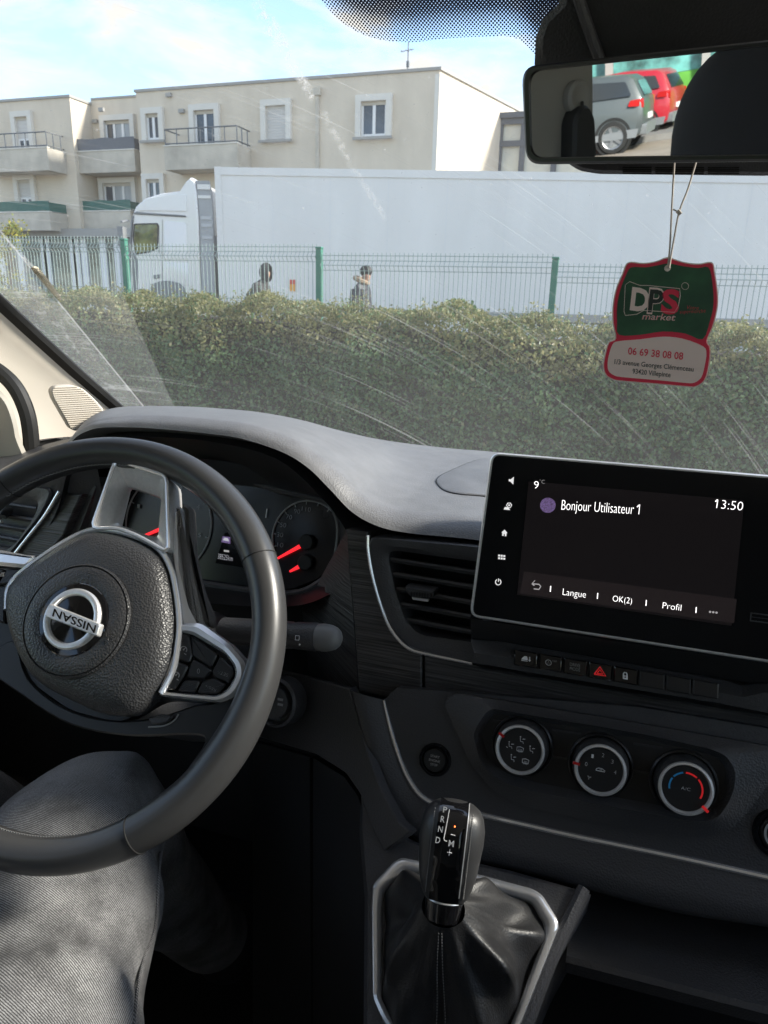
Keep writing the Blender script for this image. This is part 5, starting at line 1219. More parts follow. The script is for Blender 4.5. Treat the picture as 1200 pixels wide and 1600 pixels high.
# ---- centre console, gear lever
CP = tilt(57, at(600, 1350, .500))
mb = MB(); out = CP.pts([(563, 1236), (600, 1290), (700, 1335), (800, 1358), (906, 1388), (924, 1395), (870, 1500), (822, 1620), (770, 1760), (560, 1760), (566, 1600), (568, 1400), (560, 1300)], -.004)
mb.plate(out, CP.n, [(0, -.42), (0, -.006), (.004, 0)], m_plastic2); cons = part(mb, 'centre_console', 'grained black centre console around the gear lever')
mb = MB(); rl = CP.pts([(912, 1388), (880, 1455), (850, 1525), (822, 1600), (800, 1660), (775, 1740)], -.004)
mb.tube(rl, .0055, m_plastic2, 8); mb.build('side_rail', cons)
obz = round_poly(CP.pts([(583, 1382), (617, 1345), (629, 1340), (738, 1364), (832, 1389), (847, 1398), (872, 1438), (873, 1450), (812, 1605), (780, 1690), (660, 1690), (596, 1590), (583, 1560), (581, 1418)]), .004, 3)
ibz = round_poly(CP.pts([(600, 1392), (627, 1366), (635, 1362), (730, 1384), (822, 1407), (832, 1413), (850, 1446), (848, 1464), (795, 1605), (765, 1668), (668, 1672), (609, 1585), (596, 1558), (597, 1418)]), .003, 3)
mb = MB(); mb.loops([[p-CP.n*.006 for p in obz], [p+CP.n*.0015 for p in obz], [lerp(p, q, .12)+CP.n*.0038 for p, q in zip(obz, ibz)], [lerp(p, q, .5)+CP.n*.0046 for p, q in zip(obz, ibz)], [lerp(p, q, .8)+CP.n*.003 for p, q in zip(obz, ibz)], [q-CP.n*.001 for q in ibz], [q-CP.n*.008 for q in ibz]], m_bezel); mb.build('lever_bezel', cons, 'silver bezel round the gear lever boot', sharp=50)
K = at(704, 1322, .440); f_ = (-ray(703, 1326)).normalized()
ax = (UP*.985+RT*.13+FW*.10).normalized(); f_ = (f_-ax*f_.dot(ax)).normalized(); wx = f_.cross(ax)*-1
if wx.dot(RT) < 0: wx = -wx
# boot
n_ = 96; C0 = K-ax*.045; bot = resamp(ibz, n_, CP(600, 1392)); cxy = sum(bot, V((0, 0, 0)))/n_
ang = [math.atan2((p-cxy).dot(CP.n.cross(X3)), (p-cxy).dot(X3)) for p in bot]
top = [C0+(X3*math.cos(t)+CP.n.cross(X3)*math.sin(t)*.8)*.0165 for t in ang]
def pang(x, y): p = CP(x, y)-cxy; return math.atan2(p.dot(CP.n.cross(X3)), p.dot(X3))
folds = [(pang(775, 1545), .22, .016, .55), (pang(815, 1470), .20, -.013, .65), (pang(845, 1468), .14, .012, .8), (pang(770, 1405), .22, .010, .55), (pang(690, 1385), .3, -.006, .6), (pang(640, 1395), .22, .009, .6), (pang(610, 1450), .28, -.009, .6), (pang(655, 1520), .22, .010, .6), (pang(700, 1580), .30, -.007, .7), (pang(640, 1590), .2, .007, .8), (pang(745, 1600), .2, .008, .8), (pang(600, 1530), .2, -.006, .7)]
mb = MB(); L = []; m_ = 22
for j in range(m_+1):
    t = j/m_; row = []
    for i in range(n_):
        p = lerp(top[i], bot[i]-CP.n*.004, t**1.15); sag = math.sin(math.pi*t)
        rad_ = (bot[i]-cxy); rad_ = (rad_-CP.n*rad_.dot(CP.n)).normalized(); h = .006*sag
        for fa, fw, fh, fc in folds:
            d_ = (ang[i]-fa+math.pi) % (2*math.pi)-math.pi
            h += fh*math.exp(-abs(d_/fw)**1.5)*math.exp(-((t-fc)/.30)**2)*1.6
        h += .0009*math.sin(ang[i]*11+t*5)*sag+.0004*math.sin(ang[i]*23-t*7)*sag
        row.append(p+(rad_*.55+CP.n*.83)*h-CP.n*.008*math.sin(math.pi*t)*.8)
    L.append(row)
mb.loops(L, m_boot, True)
lev = part(mb, 'gear_lever', 'automatic gear lever with leather knob marked P R N D', sharp=180)
lev.name = 'gear_lever'
mb = MB()
for px in (680, 698):
    i0 = min(range(n_), key=lambda i: abs((ang[i]-pang(px-2, 1640)+math.pi) % (2*math.pi)-math.pi))
    for j in range(1, m_-1):
        p, q = L[j][i0], L[j+1][i0]
        for k in range(2): u = lerp(p, q, .1+.5*k); v_ = lerp(p, q, .38+.5*k); mb.tube([u+CP.n*.0006+f_*.0006, v_+CP.n*.0006+f_*.0006], .00035, m_stitch, 4)
st_ = mb.build('boot_stitching', lev); st_['kind'] = 'stuff'
# knob
prof_ = [(-.047, .60, .56), (-.043, .70, .64), (-.036, .79, .72), (-.024, .89, .84), (-.010, .94, .92), (.006, 1.0, 1.0), (.018, 1.0, 1.0), (.028, .93, .95), (.034, .82, .84), (.0385, .62, .66), (.0408, .36, .4), (.0415, .08, .1)]
prof_ = [(h*.80, a, b) for h, a, b in prof_]; WXK, WFK = .0245, .0215
def kn(h, t, k=1.0):
    for (h0, a0, b0), (h1, a1, b1) in zip(prof_, prof_[1:]):
        if h <= h1 or h1 == prof_[-1][0]:
            u = max(0, min(1, (h-h0)/(h1-h0))); sx, sf = lerp(a0, a1, u), lerp(b0, b1, u); break
    c, s = math.cos(t), math.sin(t); e = .82
    return K+ax*h+wx*(WXK*sx*k*math.copysign(abs(c)**e, c))+f_*(WFK*sf*k*math.copysign(abs(s)**e, s))
hs = [p[0] for p in prof_]; hs2 = sorted(set(hs+[lerp(a, b, .5) for a, b in zip(hs, hs[1:])]))
mb = MB(); mb.loops([[kn(h, i*2*math.pi/56) for i in range(56)] for h in hs2], m_leather, True, True, True); kb = mb.build('lever_knob', lev, sharp=60)
def strip(x0, x1, lift, h0=-.0355, h1=.0326, nx=8):
    rows = []
    for j in range(25):
        h = lerp(h0, h1, j/24); row = []
        for i in range(nx+1):
            xw = lerp(x0, x1, i/nx); t = math.pi/2
            lo_t, hi_t = 0, math.pi
            # find the angle whose sideways offset is xw
            best = None
            for q in range(41):
                tt = math.pi*q/40; p = kn(h, tt, 1); dd = abs((p-K-ax*h).dot(wx)-xw)
                if best is None or dd < best[0]: best = (dd, tt)
            p = kn(h, best[1], 1); p = p + wx*(xw-(p-K-ax*h).dot(wx)); row.append(p+f_*lift+ax*(lift if h > .028 else 0))
        rows.append(row)
    return rows
# the glossy selector strip down the face
S = strip(-.0115, .0105, .0012); mb = MB(); mb.loops(S+[[p-f_*.004 for p in r_] for r_ in S[::-1]], m_gloss, False)
KPp = Pl(K+f_*(WFK*1.0+.0020), (f_+ax*.04).normalized())
mb.build('selector_strip', kb, 'gloss black strip with shift letters', sharp=50) if False else None
sg = mb
def kt(s_, p0, p1, pt, m_=m_white_print): sg.text(s_, KPp(*p0), KPp(*p1), KPp(*pt), m_, bold=.01)
kt('P', (692, 1269), (698, 1270.2), (693.2, 1260)); kt('R', (688, 1284), (694.4, 1285.3), (689.4, 1274.4)); kt('N', (684, 1299.6), (691, 1301), (685.5, 1290)); kt('D', (680, 1316.6), (687, 1318), (681.5, 1307))
kt('M', (700.4, 1322), (708.6, 1323.6), (701.8, 1312.2))
sg.tube(KPp.pts([(702, 1265), (697.5, 1289), (693.5, 1310), (694.5, 1313.5), (698.5, 1314.6)]), .00028, m_white_print, 5); sg.tube(KPp.pts([(704.3, 1304), (711.4, 1305.5)]), .0003, m_white_print, 4)
sg.tube(KPp.pts([(698.5, 1331.5), (706, 1333)]), .0003, m_white_print, 4); sg.tube(KPp.pts([(703, 1327.5), (701.5, 1337)]), .0003, m_white_print, 4); sg.lathe(KPp(710.7, 1291.7), f_, [(.0005, -.0006), (.0005, .0002)], m_orange, 10)
sg.tube([p+f_*.0012 for p in [r_[-1] for r_ in S[2:]]], .0004, m_satin, 5)
sg.build('selector_strip', lev, 'gloss black strip with white shift letters', sharp=50)
mb = MB()
for xw in (-.0145, .0138):
    Q = strip(xw, xw+.0001, .0006, -.032, .029, 1); 
    for j in range(0, 24):
        p, q = Q[j][0], Q[j+1][0]
        for k in range(2): mb.tube([lerp(p, q, .08+.5*k), lerp(p, q, .36+.5*k)], .00042, m_stitch, 4)
o_ = mb.build('knob_stitching', lev); o_['kind'] = 'stuff'
mb = MB(); cs = [[K+ax*h+wx*math.cos(t)*a_+f_*math.sin(t)*b_ for t in [i*2*math.pi/32 for i in range(32)]] for h, a_, b_ in ((-.052, .0130, .0120), (-.042, .0142, .0132), (-.0372, .0146, .0136))]
mb.loops(cs, m_gloss, True, True, True); rc = [K-ax*.0370+wx*math.cos(t)*.0144+f_*math.sin(t)*.0134 for t in [i*2*math.pi/32 for i in range(32)]]; mb.tube(rc, .0007, m_satin, 6, True); mb.build('lever_collar', lev)
# ---- open storage shelf to the right of the console
mb = MB(); a, b = at(885, 1493, .50), at(1460, 1640, .50); hgt = V((0, 0, -.014))
sec_ = [V((0, 0, 0)), V((0, -.004, -.003)), V((0, -.004, -.014)), V((0, .004, -.020)), V((0, .24, -.03)), V((0, .24, -.012)), V((0, .006, 0))]
mb.loops([[a+q for q in sec_], [b+q for q in sec_]], m_plastic, True, True, True); shf = part(mb, 'storage_shelf', 'dark open storage shelf beside the console')
mb = MB(); mb.box((-.02, .46, -.80), (.9, .73, -.70), m_recess); mb.box((.02, .74, -.70), (.9, .76, -.44), m_recess); mb.build('storage_bin', shf)
mb = MB(); mb.obox(at(1105, 1548, .515)+V((0, 0, .004)), X3*.0022, Y3*.001, Z3*.0006, M('yellow crumb', (.5, .45, .15), .8)); tag(mb.build('paper_scrap'), 'tiny yellowish scrap lying on the dark shelf', 'scrap')

# ---- rear view mirror
MA, MBt = R(20), R(8); mn = V((-math.sin(MA)*math.cos(MBt), -math.cos(MA)*math.cos(MBt), -math.sin(MBt)))
MP = Pl(at(1010, 165, .53), mn)
mo = round_poly(MP.pts([(815, 104), (1225, 60), (1262, 58), (1290, 150), (1275, 255), (1200, 252), (822, 257)]), .0115, 6)
mi_ = round_poly(MP.pts([(829, 112), (1225, 70), (1255, 68), (1280, 150), (1266, 243), (1200, 241), (832, 246)]), .0095, 6)
mb = MB(); mb.loops([[p-mn*.030+(cx_-p)*.15 for p in mo for cx_ in [MP(1040, 165)]], [p-mn*.016 for p in mo], [p for p in mo], [lerp(p, q, .35)+mn*.0020 for p, q in zip(mo, mi_)], [lerp(p, q, .85)+mn*.0018 for p, q in zip(mo, mi_)], [q for q in mi_]], m_smooth, True, True)
q0, q1 = MP(1040, 150, -.02), at(1046, 120, .60); mb.tube(cr([q0, lerp(q0, q1, .5)+V((0, 0, .006)), V((q1.x, glass_y(q1.x, q1.z+.02)-.004, q1.z+.02))], 4), .011, m_smooth, 12)
mir = part(mb, 'rear_view_mirror', 'black framed rear view mirror reflecting parked cars', sharp=30)
mb = MB(); mb.add([q+mn*.0002 for q in mi_], [list(range(len(mi_)))], M('mirror silvering', (.84, .86, .86), .012, 1)); mb.build('mirror_glass', mir)
# sensor housing on the glass above, its lower lip with slots
HB = Pl(at(900, 60, .60), (0, -.90, -.42))
ho = HB.pts([(885, -190), (872, 2), (846, 28), (836, 56), (834, 98), (852, 112), (1010, 92), (1200, 80), (1330, 60), (1330, -190)])
mb = MB(); hk = [V((p.x*1.02, glass_y(p.x, p.z)-.004, p.z)) for p in ho]
mb.loops([hk, [p+V((0, .004, 0)) for p in ho], inset(ho, .006, HB.n)], m_plastic, True, False, True, m_plastic)
hou = part(mb, 'sensor_housing', 'black sensor housing above the mirror', sharp=30)
mb = MB(); mb.tube([HB(890, -70, .001), HB(905, 0, .0015), HB(925, 60, .001), HB(940, 100, .0)], .004, m_plastic2, 8); mb.build('housing_rib', hou)
SBp = Pl(at(1040, 262, .585), (0, -.95, -.3))
lo2 = round_poly(SBp.pts([(868, 236), (886, 256), (905, 268), (935, 273), (1195, 276), (1330, 270), (1330, 200), (868, 200)]), .004, 4)
mb = MB(); mb.plate(lo2, SBp.n, [(0, -.05), (0, -.003), (.003, 0)], m_plastic2)
for x0, x1 in ((973, 1018), (1024, 1100), (1106, 1155)):
    for k in range(4): mb.obox((SBp(x0, 261.5+k*3.1, .0005)+SBp(x1, 261.5+k*3.1, .0005))*.5, (SBp(x1, 261, .0005)-SBp(x0, 261, .0005))*.5, SBp.n*.0006, Z3*.0004, m_recess)
mb.build('housing_lip', hou)
# ---- things behind us that the mirror shows
mb = MB(); blobc = V((-.345, -.13, .01))
def rbox(mb, c, rx, ry, rz, mat, e=.5, n=20):
    rows = []
    for j in range(n+1):
        a = -math.pi/2+math.pi*j/n; ca, sa_ = math.cos(a), math.sin(a); row = []
        for i in range(n*2):
            t = math.pi*i/n; cx_, sx_ = math.cos(t), math.sin(t)
            g = lambda v_: math.copysign(abs(v_)**e, v_)
            row.append(V((c[0]+rx*g(ca)*g(cx_), c[1]+ry*g(ca)*g(sx_), c[2]+rz*g(sa_))))
        rows.append(row)
    mb.loops(rows, mat, True)
rbox(mb, (-.42, -.24, -.40), .25, .08, .30, m_seat); rbox(mb, (-.42, -.02, -.82), .26, .28, .10, m_seat); st = part(mb, 'driver_seat', 'black cloth driver seat')
mb = MB(); rbox(mb, blobc, .150, .075, .155, m_seat, .8); mb.build('headrest', st)
mb = MB(); rbox(mb, (.55, -.30, -.38), .25, .08, .32, m_seat); rbox(mb, (.55, -.06, -.82), .26, .28, .10, m_seat); rbox(mb, (.55, -.32, .0), .14, .06, .10, m_seat, .7); part(mb, 'passenger_seat', 'black cloth passenger seat')
def refl(x, y): d = ray(x, y); p = MP(x, y); return p, d-mn*(2*d.dot(mn))
def reflX(x, y, X): p, r_ = refl(x, y); return p+r_*((X-p.x)/r_.x)
def reflZ(x, y, Z): p, r_ = refl(x, y); return p+r_*((Z-p.z)/r_.z)
q = reflX(905, 152, -.885); mb = MB(); mb.lathe(q, X3, [(.032, -.014), (.032, 0), (.026, .006), (.020, .006), (.014, .002)], m_panelgrey, 30)
q2 = reflX(905, 212, -.88); mb.plate(round_poly([q2+V((0, -.035, -.05)), q2+V((0, .035, -.05)), q2+V((0, .03, .03)), q2+V((0, .012, .055)), q2+V((0, -.012, .055)), q2+V((0, -.03, .03))], .012), X3, [(0, -.02), (0, .012), (.006, .02)], m_seal)
mb.tube([q+V((.008, 0, -.01)), q2+V((.01, 0, .05)), q2+V((.0, 0, -.6))], .004, m_seal, 6); part(mb, 'belt_anchor', None, dL)
# ---- hanging air freshener
AP = Pl(at(1035, 510, .545), (.10, -1, .02))
sh_all = [(1043, 402), (1066, 409), (1090, 412), (1112, 410), (1117, 428), (1121, 455), (1121, 480), (1114, 510), (1105, 532), (1109, 541), (1110, 553), (1108, 570), (1104, 588), (1098, 598), (1086, 605), (1074, 605), (1030, 601), (970, 596), (956, 593), (946, 586), (942, 574), (943, 562), (946, 548), (951, 534), (961, 528), (957, 505), (957, 478), (962, 452), (972, 428), (981, 410), (1005, 411), (1025, 408)]
AO = cr(AP.pts(sh_all), 4, True)
m_tagwhite = M('white card edge', (.85, .78, .70), .8); m_tagred = M('red card print', (.80, .04, .09), .6); m_tagpink = M('pale pink card print', (.92, .74, .68), .7)
m_taggreen = M('dark green card print', (.024, .075, .050), .6, var=(22, .35, (.04, .13, .06))); m_tagdark = M('dark card lettering', (.03, .04, .035), .7)
mb = MB(); mb.plate(AO, AP.n, [(0, -.0011), (0, .0011)], m_tagwhite); an = AP.n
mb.plate(inset(AO, .0008, an), an, [(0, 0), (0, .00135)], m_tagred, back=False)
gr_ = cr(AP.pts([(1044, 412), (1066, 416), (1090, 419), (1106, 418), (1112, 440), (1114, 475), (1108, 503), (1097, 530), (1070, 521), (1035, 518), (1000, 523), (967, 523), (964, 503), (964, 478), (969, 453), (978, 430), (986, 418), (1008, 418), (1026, 415)]), 3, True)
pk_ = cr(AP.pts([(966, 533), (1000, 530), (1035, 526), (1066, 529), (1098, 541), (1103, 552), (1101, 568), (1097, 585), (1092, 593), (1083, 598), (1070, 598), (1030, 594), (972, 589), (959, 586), (951, 580), (949, 570), (951, 555), (957, 538)]), 3, True)
mb.plate(gr_, an, [(0, .001), (0, .0016)], m_taggreen, back=False); mb.plate(pk_, an, [(0, .001), (0, .0016)], m_tagpink, back=False)
AT = Pl(AP.p+an*.0017, an)
t_ = lambda s_, a, b, c_, m_, **k: mb.text(s_, AT(*a), AT(*b), AT(*c_), m_, **k)
t_('06 69 38 08 08', (981, 553.5), (1067, 562), (981.8, 542.5), m_tagred, bold=.012); t_('1/3 avenue Georges Clémenceau', (960, 568.5), (1083.5, 580.5), (960.6, 561), m_tagdark, bold=.008); t_('93420 Villepinte', (988, 583.5), (1047.5, 589.5), (988.6, 575.8), m_tagdark, bold=.008)
mb.tube(AT.pts([(975, 486), (977, 445), (984, 440), (1000, 446), (1012, 446), (1062, 451), (1063, 462), (1060, 478), (1054, 488), (1006, 485), (995, 491), (977, 493), (975, 486)]), .00022, m_tagpink, 4)
t_('D', (984, 483), (1013, 487), (988, 449), m_tagpink, bold=.035); t_('P', (1010.5, 488.5), (1035.5, 490), (1014.5, 450), m_tagpink, bold=.04); AT = Pl(AP.p+an*.0018, an); t_('P', (1012, 487), (1034, 488.5), (1016, 452), m_tagdark, bold=.02); t_('S', (1032, 488), (1060, 490), (1035, 452), m_tagred, bold=.035)
t_('market', (1003, 499), (1054, 501), (1006, 489), m_tagpink, bold=.012); t_('market', (1003.3, 499.3), (1054.3, 501.3), (1006.3, 489.3), m_tagred)
mb.tube(AT.pts([(1070.5+5.5*math.cos(a), 447+5.5*math.sin(a)) for a in [i*math.pi/7 for i in range(15)]]), .00018, m_tagpink, 4)
t_('halal', (1071, 482), (1090, 483), (1072, 476), m_tagred) if False else None
t_('Votre', (1072, 483), (1091, 484), (1074, 477), m_tagred); t_('supermarché', (1062, 490), (1102, 488.5), (1063, 484), m_tagred)
fresh = tag(mb.build('air_freshener'), 'red and green DPS market card air freshener hanging from the mirror', 'air freshener')
hole = MB(); hole.lathe(AT(1043, 419), an, [(.0021, -.004), (.0021, .0003), (.0013, .0004)], m_tagwhite, 16); hole.build('eyelet', fresh)
m_thread = M('pale thread', (.52, .47, .42), .9)
hole = MB(); k0 = AT(1043, 419)+an*.0015; k1 = at(1061, 332, .550); k2 = at(1054, 250, .562); k3 = at(1088, 252, .562)
hole.tube(cr([k0, at(1047, 380, .548), at(1050, 320, .553), k2], 6), .00062, m_thread, 6); hole.tube(cr([k0+V((.0008, 0, 0)), at(1052, 380, .548), k1, at(1075, 295, .555), k3], 6), .00062, m_thread, 6)
hole.tube([k1+V((-.0012, 0, .0012)), k1+V((.0012, 0, -.0012))], .0014, m_thread, 8); hole.tube([k1, k1+V((-.004, 0, .002))], .0005, m_thread, 5); hole.build('hanging_thread', fresh)

# ---- the driver: seated, jeans in view
def denim(name, lo, hi):
    m = bpy.data.materials.new(name); m.use_nodes = True; nt = m.node_tree; n = nt.nodes; l = nt.links; b = n['Principled BSDF']; b.inputs['Roughness'].default_value = .9; b.inputs['Specular IOR Level'].default_value = .2
    b.inputs['Sheen Weight'].default_value = .15
    t = n.new('ShaderNodeTexCoord'); mp = n.new('ShaderNodeMapping'); mp.inputs['Rotation'].default_value = (0, 0, R(98)); l.new(t.outputs['Object'], mp.inputs[0])
    w = n.new('ShaderNodeTexWave'); w.wave_type = 'BANDS'; w.bands_direction = 'X'; w.inputs['Scale'].default_value = 190; w.inputs['Distortion'].default_value = 1.9; w.inputs['Detail'].default_value = 3; w.inputs['Detail Scale'].default_value = 2.5; w.inputs['Detail Roughness'].default_value = .7; l.new(mp.outputs[0], w.inputs[0])
    f = n.new('ShaderNodeTexNoise'); f.inputs['Scale'].default_value = 800; f.inputs['Detail'].default_value = 2; l.new(t.outputs['Object'], f.inputs[0])
    g = n.new('ShaderNodeTexNoise'); g.inputs['Scale'].default_value = 13; g.inputs['Detail'].default_value = 6; g.inputs['Roughness'].default_value = .62; l.new(t.outputs['Object'], g.inputs[0])
    a = n.new('ShaderNodeMath'); a.operation = 'MULTIPLY'; l.new(w.outputs['Fac'], a.inputs[0]); l.new(f.outputs[0], a.inputs[1])
    a2 = n.new('ShaderNodeMath'); a2.operation = 'MULTIPLY'; l.new(a.outputs[0], a2.inputs[0]); mr = n.new('ShaderNodeMapRange'); mr.inputs[1].default_value = .34; mr.inputs[2].default_value = .68; mr.inputs[3].default_value = .35; mr.inputs[4].default_value = 3.0; l.new(g.outputs[0], mr.inputs[0]); l.new(mr.outputs[0], a2.inputs[1])
    mx_ = n.new('ShaderNodeMix'); mx_.data_type = 'RGBA'; l.new(a2.outputs[0], mx_.inputs[0]); mx_.inputs[6].default_value = (*lo, 1); mx_.inputs[7].default_value = (*hi, 1); l.new(mx_.outputs[2], b.inputs['Base Color'])
    bp = n.new('ShaderNodeBump'); bp.inputs['Strength'].default_value = .5; bp.inputs['Distance'].default_value = .0006; l.new(a.outputs[0], bp.inputs['Height']); l.new(bp.outputs[0], b.inputs['Normal'])
    return m
m_denim = denim('grey washed denim', (.032, .032, .034), (.34, .34, .345))
ROTD = 0
J = [(V((-.43, -.06, -.66)), (.16, .12)), (V((-.43, -.12, -.50)), (.165, .12)), (V((-.43, -.15, -.40)), (.16, .11)),
     (V((-.325, .00, -.635)), .115), (V((-.362, .22, -.603)), .112), (V((-.440, .40, -.572)), .100), (V((-.522, .535, -.548)), .095), (V((-.510, .575, -.66)), .074), (V((-.51, .68, -.84)), .058), (V((-.52, .80, -1.03)), .058),
     (V((-.54, .00, -.635)), .115), (V((-.66, .25, -.60)), .105), (V((-.735, .50, -.595)), .092), (V((-.74, .55, -.66)), .08), (V((-.72, .66, -.86)), .07), (V((-.70, .74, -1.02)), .064)]
E_ = [(0, 1), (1, 2), (0, 3), (3, 4), (4, 5), (5, 6), (6, 7), (7, 8), (8, 9), (0, 10), (10, 11), (11, 12), (12, 13), (13, 14), (14, 15)]
drv = skin_body('person', J, E_, 0, ([m_denim], lambda c: 0), sub=4)
# cloth folds: pushed out along the normal, strongest near the knee and the side seam
me = drv.data
co = np.zeros(len(me.vertices)*3); me.vertices.foreach_get('co', co); co = co.reshape(-1, 3); no = np.zeros(len(me.vertices)*3); me.vertices.foreach_get('normal', no); no = no.reshape(-1, 3)
x, y, z = co.T
kn_ = np.exp(-((y-.50)/.13)**2)
s1 = (x+.505)*math.cos(.6)+(y-.525)*math.sin(.6); s2 = -(x+.505)*math.sin(.6)+(y-.525)*math.cos(.6)
sharp = lambda v: np.exp(-(np.sin(v)/.35)**2)
h = .0055*sharp(s2*21+2.2*np.sin(s1*13)+.8)*np.exp(-((y-.49)/.10)**2)*np.clip((x+.52)/.06, 0, 1) + .005*sharp(x*15-y*7+1.2+1.5*np.sin(y*9))*np.clip((.46-y)/.1, 0, 1)*np.clip((x+.43)/.05, .15, 1) + .0022*np.sin(s2*48+3*np.sin(s1*16))*kn_ + .0024*np.sin(s1*34+y*9)*(.3+kn_) + .0022*np.sin(y*27+x*22+z*18) + .006*np.exp(-((s1-.045)/.012)**2)*np.exp(-((y-.53)/.08)**2) - .005*np.exp(-((s1-.072)/.010)**2)*np.exp(-((y-.55)/.08)**2)
h += .0022*np.sin(x*61-y*14+z*20)*np.clip((-.56-z)/.06, 0, 1)
co += no*h[:, None]; me.vertices.foreach_set('co', co.reshape(-1)); me.update()
WLOC[drv.name] = V((0, 0, 0)); tag(drv, 'driver in washed grey jeans sitting with one knee under the steering wheel', 'person')
mb = MB()                                              # outer side seam with its stitches
seam = []
for yy in np.linspace(.20, .535, 30):
    sel = (np.abs(co[:, 1]-yy) < .012) & (co[:, 0] > -.50) & (no[:, 0] > .55) & (no[:, 2] > -.2)
    if sel.any(): i = np.argmax(np.where(sel, co[:, 0]+.25*co[:, 2], -9)); seam.append(V(co[i]+no[i]*.0006))
if len(seam) > 5:
    mb.tube(cr(seam[::3], 5), .0016, m_denim, 6); mb.build('side_seam', drv)
for px, lx in ((-.53, 0), (-.70, 0)):
    mb = MB(); rbox(mb, (px+.01, .89, -1.05), .05, .135, .05, m_shoe, .7); mb.build('shoe', drv)

# ---- behind: two parked cars, kerb line and shops the mirror reflects
def car(name, paint, pr_, Wd, label, gpt, fpt, wb=2.6):
    fwd = V((fpt.x-gpt.x, fpt.y-gpt.y, 0)).normalized(); lat = V((0, 0, 1)).cross(fwd); toward = V((-gpt.x, -gpt.y, 0)); s_ = 1 if lat.dot(toward) > 0 else -1
    org = V((gpt.x, gpt.y, GZ)) - lat*s_*Wd/2          # midline above the rear axle
    root = empty(name, org, label, 'car')
    def P(u, v_, h): return org+fwd*u+lat*v_+V((0, 0, h))
    body, roofl, win = pr_
    def tuck(h): return 1-.20*max(0, h-.95)/.6
    mb = MB(); L = []
    for k, sc in ((-1, .93), (-.94, .985), (-.8, 1), (0, 1.0), (.8, 1), (.94, .985), (1, .93)):
        L.append([P(lerp(1.2, u, sc), k*Wd/2*tuck(h), lerp(.75, h, sc)) for u, h in body])
    mb.loops(L, paint, True, True, True); mb.build('body', root, sharp=30)
    for sd in (-1, 1):
        mb = MB(); o = [P(u, sd*(Wd/2*.985*tuck(h)*1.0+.012), h) for u, h in win]; mb.plate(round_poly(o, .04), lat*sd, [(0, -.03), (0, 0)], m_carglass); mb.build('side_window', root)
        mb = MB(); mb.plate(round_poly([P(u, sd*(Wd/2+.008), h) for u, h in ((-.55, .45), (-.5, .28), (3.2, .28), (3.25, .42), (3.0, .42), (.55, .40), (-.3, .45))], .02), lat*sd, [(0, -.04), (0, .006)], m_cabgrey); mb.build('sill', root)
        for u in (0, wb):
            mb = MB(); c_ = P(u, sd*(Wd/2-.19), .33); mb.lathe(c_, lat*sd, [(.2, 0), (.33, .0), (.335, .05), (.335, .18), (.31, .21), (.235, .215)], m_tyre, 30, cap1=False)
            mb.lathe(c_+lat*sd*.19, lat*sd, [(.235, .01), (.215, .0), (.2, -.03)], m_rim, 30, cap1=True, mcap=m_cabgrey)
            for q in range(5):
                t = q*2*math.pi/5; dr = fwd*math.cos(t)+V((0, 0, math.sin(t))); mb.obox(c_+lat*sd*.185+dr*.11, dr*.10, (V((0, 0, 1))*math.cos(t)-fwd*math.sin(t))*.03, lat*.012, m_rim)
            mb.lathe(c_+lat*sd*.02, lat*sd, [(.345, 0), (.40, .0), (.40, .178), (.345, .178)], m_seal, 30, cap1=False); mb.build('wheel', root)
        mb = MB(); hx_ = min(u for u, h in body); mb.plate(round_poly([P(hx_+.09, sd*Wd/2*.62, .86), P(hx_+.04, sd*Wd/2*.96, .84), P(hx_+.05, sd*Wd/2*.96, 1.02), P(hx_+.10, sd*Wd/2*.66, 1.03)], .03), -fwd, [(0, -.12), (0, .03)], m_lampred)
        mb.plate(round_poly([P(hx_+.10, sd*(Wd/2+.002), .88), P(hx_+.34, sd*(Wd/2+.002), .90), P(hx_+.30, sd*(Wd/2+.002), 1.01), P(hx_+.10, sd*(Wd/2+.002), 1.02)], .02), lat*sd, [(0, -.04), (0, .006)], m_lampred); mb.build('tail_light', root)
    mb = MB(); hx_ = min(u for u, h in body); mb.plate(round_poly([P(hx_+.22, -.55, 1.36), P(hx_+.22, .55, 1.36), P(hx_+.06, .62, 1.06), P(hx_+.06, -.62, 1.06)], .05), -fwd+V((0, 0, .4)), [(0, -.08), (0, .03)], m_carglass); mb.build('rear_window', root)
    mb = MB(); mb.plate(round_poly([P(hx_+.02, -Wd*.42, .30), P(hx_+.02, Wd*.42, .30), P(hx_-.0, Wd*.44, .52), P(hx_-.0, -Wd*.44, .52)], .04), -fwd, [(0, -.1), (0, .05)], m_cabgrey); mb.plate([P(hx_-.01, -.25, .60), P(hx_-.01, .25, .60), P(hx_+.0, .25, .71), P(hx_+.0, -.25, .71)], -fwd, [(0, -.05), (0, .03)], m_pvc); mb.build('bumper', root)
    return root
m_carglass = M('car window glass', (.03, .035, .04), .05, coat=.3)
m_greypaint = M('grey car paint', (.075, .088, .092), .4, .1, coat=.25); m_redpaint = M('red car paint', (.40, .012, .025), .35, coat=.5)
suv = ([(-.58, .35), (-.66, .62), (-.65, .95), (-.58, 1.12), (-.42, 1.42), (-.28, 1.50), (.6, 1.58), (1.5, 1.55), (2.2, 1.14), (2.9, 1.02), (3.4, .85), (3.45, .45), (3.2, .28), (-.5, .28)], 0, [(-.38, 1.10), (-.24, 1.38), (.6, 1.46), (1.5, 1.43), (2.05, 1.12)])
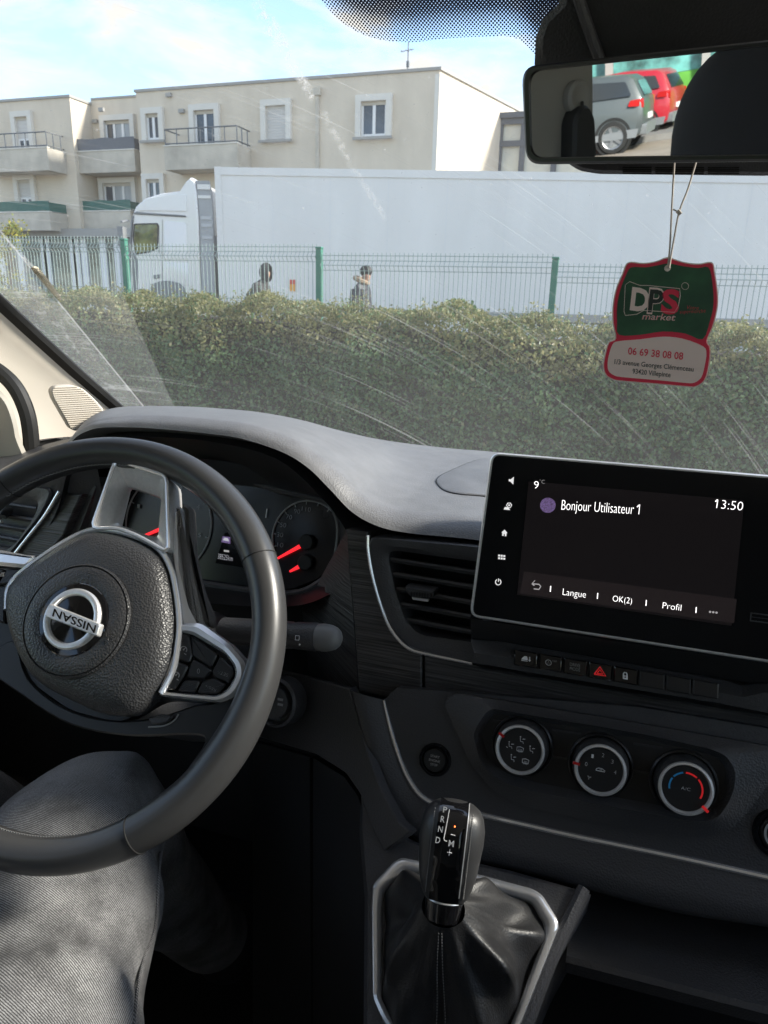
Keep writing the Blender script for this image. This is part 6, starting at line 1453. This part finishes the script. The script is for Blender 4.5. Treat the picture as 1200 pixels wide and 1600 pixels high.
def heading(x, y, deg):
    g = reflZ(x, y, GZ); l_ = (reflZ(x-60, y, GZ)-g); v_ = V((g.x, g.y, 0)).normalized(); l_ = V((l_.x, l_.y, 0)); l_ = (l_-v_*l_.dot(v_)).normalized(); return g, g+l_*math.cos(R(deg))+v_*math.sin(R(deg))
g1, g2 = heading(957, 241, 11)
car('grey_car', m_greypaint, suv, 1.78, 'grey parked car in the mirror with its rear wheel nearest', g1, g2)
g3, g4 = heading(1004, 217, 16)
car('red_car', m_redpaint, suv, 1.75, 'bright red parked car in the mirror behind the grey one', g3, g4)
# shop front along the far side of the yard
dS = (reflZ(1085, 206, GZ)); vS = V((dS.x, dS.y, 0)).normalized(); bS = vS*min(32, V((dS.x, dS.y, 0)).length+2); lS = V((0, 0, 1)).cross(vS)
shop = empty('shop_building', (bS.x, bS.y, GZ), 'shop front with a green panel seen in the mirror across the yard', 'building')
def SBX(mb, u0, u1, h0, h1, d0, d1, mat): mb.plate([V((bS.x, bS.y, GZ))+lS*u+vS*d for u, d in ((u0, d0), (u1, d0), (u1, d1), (u0, d1))], Z3, [(0, h0), (0, h1)], mat)
mb = MB(); SBX(mb, -12, 16, 0, 6.5, 0, 6, M('grey shop wall', (.32, .29, .26), .9, var=(.8, .15))); mb.build('wall', shop)
mb = MB(); SBX(mb, -9, 9, .25, 1.35, -.12, -.01, M('bright green panel', (.12, .40, .05), .6, var=(.8, .25))); mb.build('green_panel', shop)
mb = MB(); SBX(mb, -9, 9, 1.36, 3.4, -.06, -.01, M('shop window display', (.03, .05, .06), .2, var=(1.6, .9, (.10, .28, .26)))); mb.build('shop_window', shop)
mb = MB(); SBX(mb, -9, 9, 3.42, 4.3, -.3, -.01, M('teal fascia', (.06, .38, .30), .6, var=(.9, .6, (.25, .5, .1)))); mb.build('fascia', shop)
for k, u in enumerate((-7, -4.6, -2.2, .2, 2.6, 5, 7.4)):
    mb = MB(); SBX(mb, u-.1, u+.1, 0, 3.9, -.5, -.31, m_coping); mb.build('shop_post', shop)
mb = MB(); SBX(mb, -14, 18, .004, .14, -3.2, -.52, m_pave); mb.build('pavement', kind='structure')
